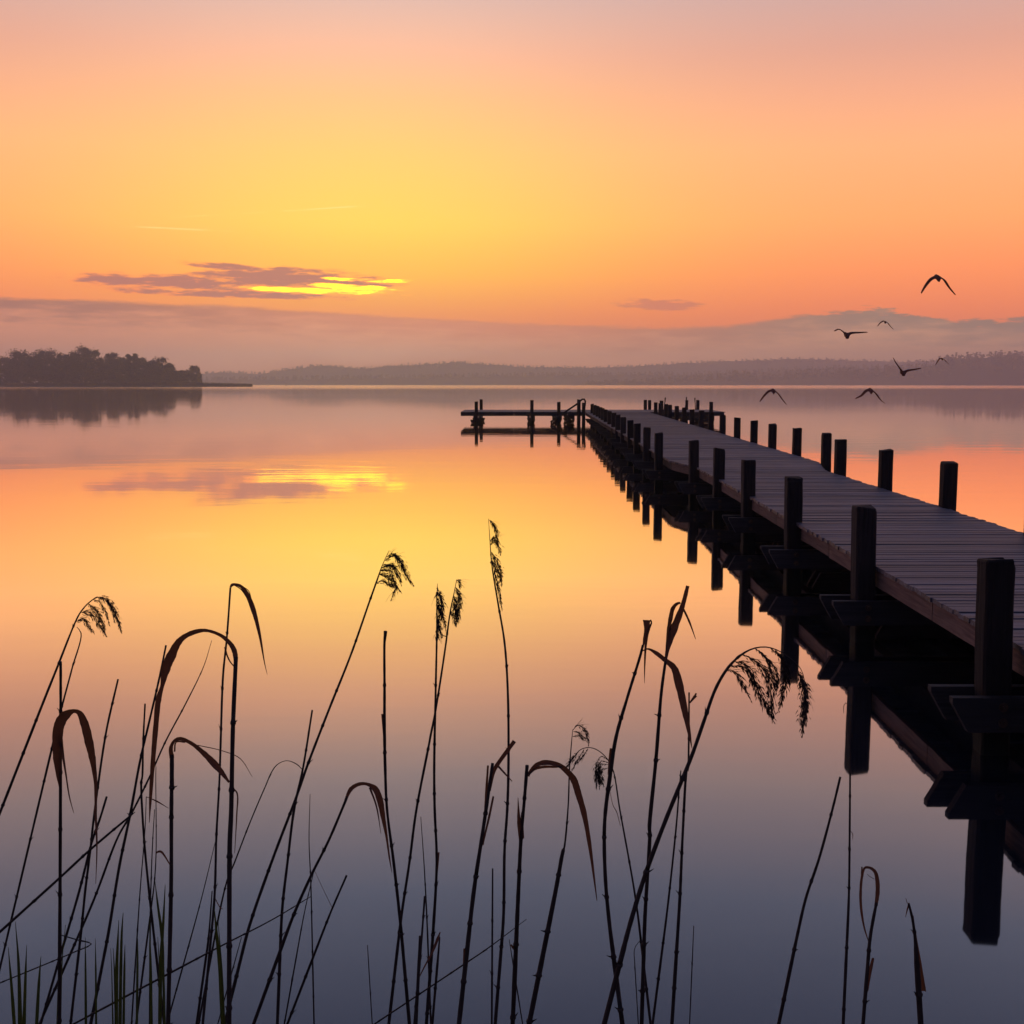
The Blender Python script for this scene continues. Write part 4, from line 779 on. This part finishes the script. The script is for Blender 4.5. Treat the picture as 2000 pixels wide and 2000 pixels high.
trestle(7.55, (62.3, 67.7), (1.17, 0), .25); trestle(8.8, (62.3, 67.7), (0, 0), .2); trestle(10.05, (62.2, 67.7), (1.10, 0), .34)
pile(-1.69, 67.7, 1.16, .085); pile(3.37, 62.2, 1.22, .085); pile(3.54, 60.9, 1.08, .085); pile(7.32, 67.7, 1.14, .085); pile(7.56, 67.75, 1.12, .085); pile(9.59, 67.7, 1.12, .075); pile(10.2, 67.7, 1.12, .085)
# swim ladder with a curled handrail on the left wing
mb = MB()
mb.tube([(1.95,61.75,-.5),(1.98,61.75,.14),(2.5,61.75,.50),(3.28,61.75,1.02),(3.42,61.8,1.16),(3.52,61.85,1.24),(3.62,61.85,1.24),(3.68,61.85,1.14),(3.66,61.85,.95),(3.62,61.85,.62)], [.045]*10, 8)
rail = under(mb.build('handrail', M['beam'], smooth=True))
mb = MB(); mb.tube([(1.95,62.05,-.5),(1.98,62.05,.14),(2.5,62.05,.48),(2.75,62.05,.62)], [.03]*4, 8); under(mb.build('handrail', M['beam'], smooth=True))
for f in (.0, .3, .6, .9):
    mb = MB(); xx = 1.98+.55*f; zz = .12+.38*f; mb.box((xx-.06, 61.7, zz-.02), (xx+.06, 62.1, zz+.02)); mb.build('ladder_step', M['beam'], rail)
# low landing rail under the right wing
for zz in (.22, .36):
    mb = MB(); mb.box((7.6, 62.15, zz), (9.7, 62.21, zz+.05)); under(mb.build('brace', M['beam']))
# thin poles standing by the head
for (x, y, tp, ln, lab) in ((7.60, 61.9, 1.30, .09, 'thin leaning pole standing at the pier head, leftmost of three'), (9.52, 67.9, 1.26, .08, 'thin leaning pole against a pile at the pier head, middle of three'), (10.12, 67.95, 1.22, -.05, 'thin pole beside a pile on the right wing end, rightmost of three')):
    mb = MB(); mb.tube([(-ln*1.2,0,-.9),(0,0,.5),(ln,0,tp)], [.03,.028,.016], 7); mb.tube([(ln*.8,0,tp-.22),(ln,0,tp),(ln+.02,0,tp+.03)], [.022,.036,.012], 7)
    tag(mb.build('pole', M['pile'], None, (x, y, 0), True), lab, 'pole', 'thin poles at the pier head')

# ------------------------------------------------------------------ reeds
def resample(P, seg=5):
    """smooth curve through points (x,y,z,w)"""
    P = [Vector(p) for p in P]
    if len(P) < 3:
        return [P[0].lerp(P[1], i/6) for i in range(7)]
    out = []
    for i in range(len(P)-1):
        p0 = P[i-1] if i else P[0]*2-P[1]; p1, p2 = P[i], P[i+1]; p3 = P[i+2] if i+2 < len(P) else P[-1]*2-P[-2]
        L0, L1, L2 = [(max((a-b).to_3d().length, 1e-4))**.5 for a, b in ((p1,p0),(p2,p1),(p3,p2))]
        m1 = ((p1-p0)/L0 - (p2-p0)/(L0+L1) + (p2-p1)/L1)*L1; m2 = ((p2-p1)/L1 - (p3-p1)/(L1+L2) + (p3-p2)/L2)*L1
        for k in range(seg):
            t_ = k/seg; t2 = t_*t_; t3 = t2*t_
            q = p1*(2*t3-3*t2+1) + m1*(t3-2*t2+t_) + p2*(-2*t3+3*t2) + m2*(t3-t2)
            q[3] = p1[3]+(p2[3]-p1[3])*t_; out.append(q)
    out.append(P[-1]); return out
def stem_mesh(P, r):
    S = resample(P, 8)
    a, b = S[-1], S[-4]; d = (a-b).to_3d().normalized()
    if d.z > -.15: d = Vector((d.x, d.y, -.35)).normalized()
    p = a.to_3d()
    while p.z > -.35:
        p = p + d*.05; S.append(Vector((*p, a[3]*1.02)))
    pts = []; rads = []; acc = 0; nxt = r.uniform(.05,.14); nodes = []
    for i, q in enumerate(S):
        if i:
            prev = S[i-1]; L = (q-prev).to_3d().length
            while acc + L > nxt and L > 1e-6:
                f = (nxt-acc)/L; c = prev.lerp(q, f); tdir = (q-prev).to_3d().normalized()
                if c[3] > 2.2:
                    rr = c[3]*.00055
                    for o_, k_ in ((-.006,1.0),(-.002,1.30),(.001,1.34),(.004,.98)):
                        pts.append(c.to_3d()+tdir*o_); rads.append(rr*k_)
                    nodes.append((c.to_3d(), tdir, rr))
                nxt += r.uniform(.09,.17)
            acc += L
        if pts and (q.to_3d()-pts[-1]).length < .0075: continue
        pts.append(q.to_3d()); rads.append(max(q[3]*.00055*(1+r.uniform(-.06,.06)), .0004))
    mb = MB(); mb.tube(pts, rads, 7)
    for c, td, rr in nodes:                                         # frayed sheath remnants
        if r.random() < .55:
            sd_ = Vector((r.choice((-1,1)), r.uniform(-.4,.4), 0)); e = c + sd_*(rr*r.uniform(1.6,3.0)) - td*r.uniform(.003,.012)
            mb.tube([c+sd_*rr*.6, (c+e)*.5+sd_*rr*.3, e], [rr*.4, rr*.3, rr*.08], 4)
    return mb
def leaf_mesh(P, r):
    S = resample(P, 6); mb = MB(); n = len(S); vs = []
    tw = r.uniform(-.5,.5); ph = r.uniform(0,6)
    for i, q in enumerate(S):
        a = S[max(0,i-1)].to_3d(); b = S[min(n-1,i+1)].to_3d(); t_ = (b-a).normalized(); c = q.to_3d()
        view = Vector((0,1,0)); side = t_.cross(view); side = side.normalized() if side.length > 1e-4 else Vector((1,0,0))
        nr = side.cross(t_).normalized(); hw = max(q[3]*.0005, .0003); an = .35*math.sin(ph+i*.22)+tw*.5
        sd_ = (side*math.cos(an) + nr*math.sin(an)); hw = hw/max(.75, abs(math.cos(an))); nn = sd_.cross(t_)
        hw *= 1+r.uniform(-.06,.06)
        th = .00035
        vs += [c-sd_*hw, c-sd_*hw*.5+nn*hw*.14, c+nn*(hw*.26+th), c+sd_*hw*.5+nn*hw*.14, c+sd_*hw]
    fs = [(i*5+j, i*5+j+1, (i+1)*5+j+1, (i+1)*5+j) for i in range(n-1) for j in range(4)]
    mb.add(vs, fs); return mb
def plume_mesh(branches, r):
    mb = MB()
    for P in branches:
        S = resample(P, 7); n = len(S)
        mb.tube([q.to_3d() for q in S], [max(.00035, .0007*(1-.6*i/n)) for i in range(n)], 4)
        for i in range(1, n):
            q = S[i]; t_ = (S[i]-S[i-1]).to_3d(); L = t_.length; t_ = t_.normalized(); f = i/(n-1); wd = q[3]*.001
            cnt = int(L/.0008*(.35+min(1.6, wd/.005)*1.1))
            for _ in range(cnt):
                c = S[i-1].to_3d().lerp(q.to_3d(), r.random())
                off = Vector((r.gauss(0,1), r.gauss(0,1), r.gauss(0,1))); off -= t_*off.dot(t_)
                c = c + off*wd*.36
                d = (t_ + off*.22 + Vector((0,0,-.25))).normalized(); ln = r.uniform(.006,.013)*(.6 if wd < .003 else 1.0); w2 = r.uniform(.0006,.0012)
                s1 = d.orthogonal().normalized(); s1 = Matrix.Rotation(r.uniform(0,6.28), 3, d) @ s1; s2 = d.cross(s1); m_ = c + d*ln*.4
                mb.add([c, m_+s1*w2, m_-s1*.5*w2+s2*w2*.87, m_-s1*.5*w2-s2*w2*.87, c+d*ln], [(0,1,2),(0,2,3),(0,3,1),(4,2,1),(4,3,2),(4,1,3)])
            if r.random() < .8 and .04 < f < .6 and wd > .002:        # fine hairs from the rachis side
                off = Vector((r.gauss(0,1), r.gauss(0,.6), r.gauss(0,1)))*.004
                c = q.to_3d(); mb.tube([c, c+off+t_*.010, c+off*1.4+t_*.024], [.0003,.00028,.0002], 3)
    return mb
for i, (nm, lab, stem, leaves, plume) in enumerate(REEDS):
    r = random.Random(500+i)
    base = stem[-1] if stem else leaves[0][-1]
    root = empty(nm, (base[0], base[1], 0)); off = (-base[0], -base[1], 0)
    gm = nm == 'grass_tuft'
    tag(root, lab, 'grass' if gm else 'reed', 'green grass tufts in the reeds' if gm else 'reeds along the near bank')
    if stem: stem_mesh(stem, r).build('stem', M['stem'], root, off, True)
    for L in leaves:
        if gm:
            a, b = Vector(L[-1]), Vector(L[-2]); d = (a-b); L = list(L)
            d3 = d.to_3d().normalized(); p = a.to_3d(); 
            while p.z > -.3: p = p + d3*.1; L.append((p.x, p.y, p.z, a[3]))
        leaf_mesh(L, r).build('blade' if gm else 'leaf', M['grass'] if gm else M['leaf'], root, off, True)
    if plume: plume_mesh(plume, r).build('plume', M['plume'], root, off, False)

# ------------------------------------------------------------------ birds
def bird(lab, c, prof, seed):
    r = random.Random(seed); P = [Vector((x, 0, z, 0)) for x, z in prof]; S = resample(P, 5); n = len(S); mid = (n-1)/2
    fwd = Vector((-.45, .72, .42)).normalized(); mb = MB(); vs = []; K = 10
    sc_ = (abs(S[0].x)+abs(S[-1].x))/.85
    for i, q in enumerate(S):
        u = abs(i-mid)/mid; p = q.to_3d(); a = S[max(0,i-1)].to_3d(); b = S[min(n-1,i+1)].to_3d(); t_ = (b-a).normalized()
        ch = (.028 + .085*(1-u)**.6)*sc_; th = (.008 + .014*(1-u))*sc_
        bod = math.exp(-(u/.11)**2)
        ch += .20*bod*sc_; th += .048*bod*sc_; sweep = (-.12*u + .05*math.sin(u*3.1))*sc_
        f2 = (fwd - t_*fwd.dot(t_)).normalized(); up = t_.cross(f2)
        if up.z < 0: up = -up
        ctr = p + f2*sweep - Vector((0,0,1))*.03*bod*sc_
        for k in range(K):
            an = 6.28318*k/K; cx, cz = math.cos(an), math.sin(an)
            lead = ch*(.5 + .22*bod) if cx > 0 else ch*.62
            vs.append(ctr + f2*cx*lead + up*cz*th*(1-.35*abs(cx)))
    fs = [(i*K+k, i*K+(k+1)%K, (i+1)*K+(k+1)%K, (i+1)*K+k) for i in range(n-1) for k in range(K)] + [tuple(reversed(range(K))), tuple((n-1)*K+k for k in range(K))]
    mb.add(vs, fs)
    o = mb.build('bird', M['bird'], None, c, True)
    return tag(o, lab, 'bird', 'birds in flight over the lake')
for i, (lab, c, prof) in enumerate(BIRDS): bird(lab, c, prof, i)

# ------------------------------------------------------------------ haze over the lake
m, t, out = material('lake_haze')
pv = t.n.new('ShaderNodeVolumePrincipled'); pv.inputs['Color'].default_value = (.62, .73, 1.0, 1); pv.inputs['Density'].default_value = .00043; pv.inputs['Anisotropy'].default_value = 0.82
t.l.new(pv.outputs[0], out.inputs['Volume'])
mb = MB(); mb.box((-4300, -40, -2.5), (4300, 4300, 108)); tag(mb.build('haze', m), 'thin dusk haze lying over the whole lake', 'haze', kind='stuff')
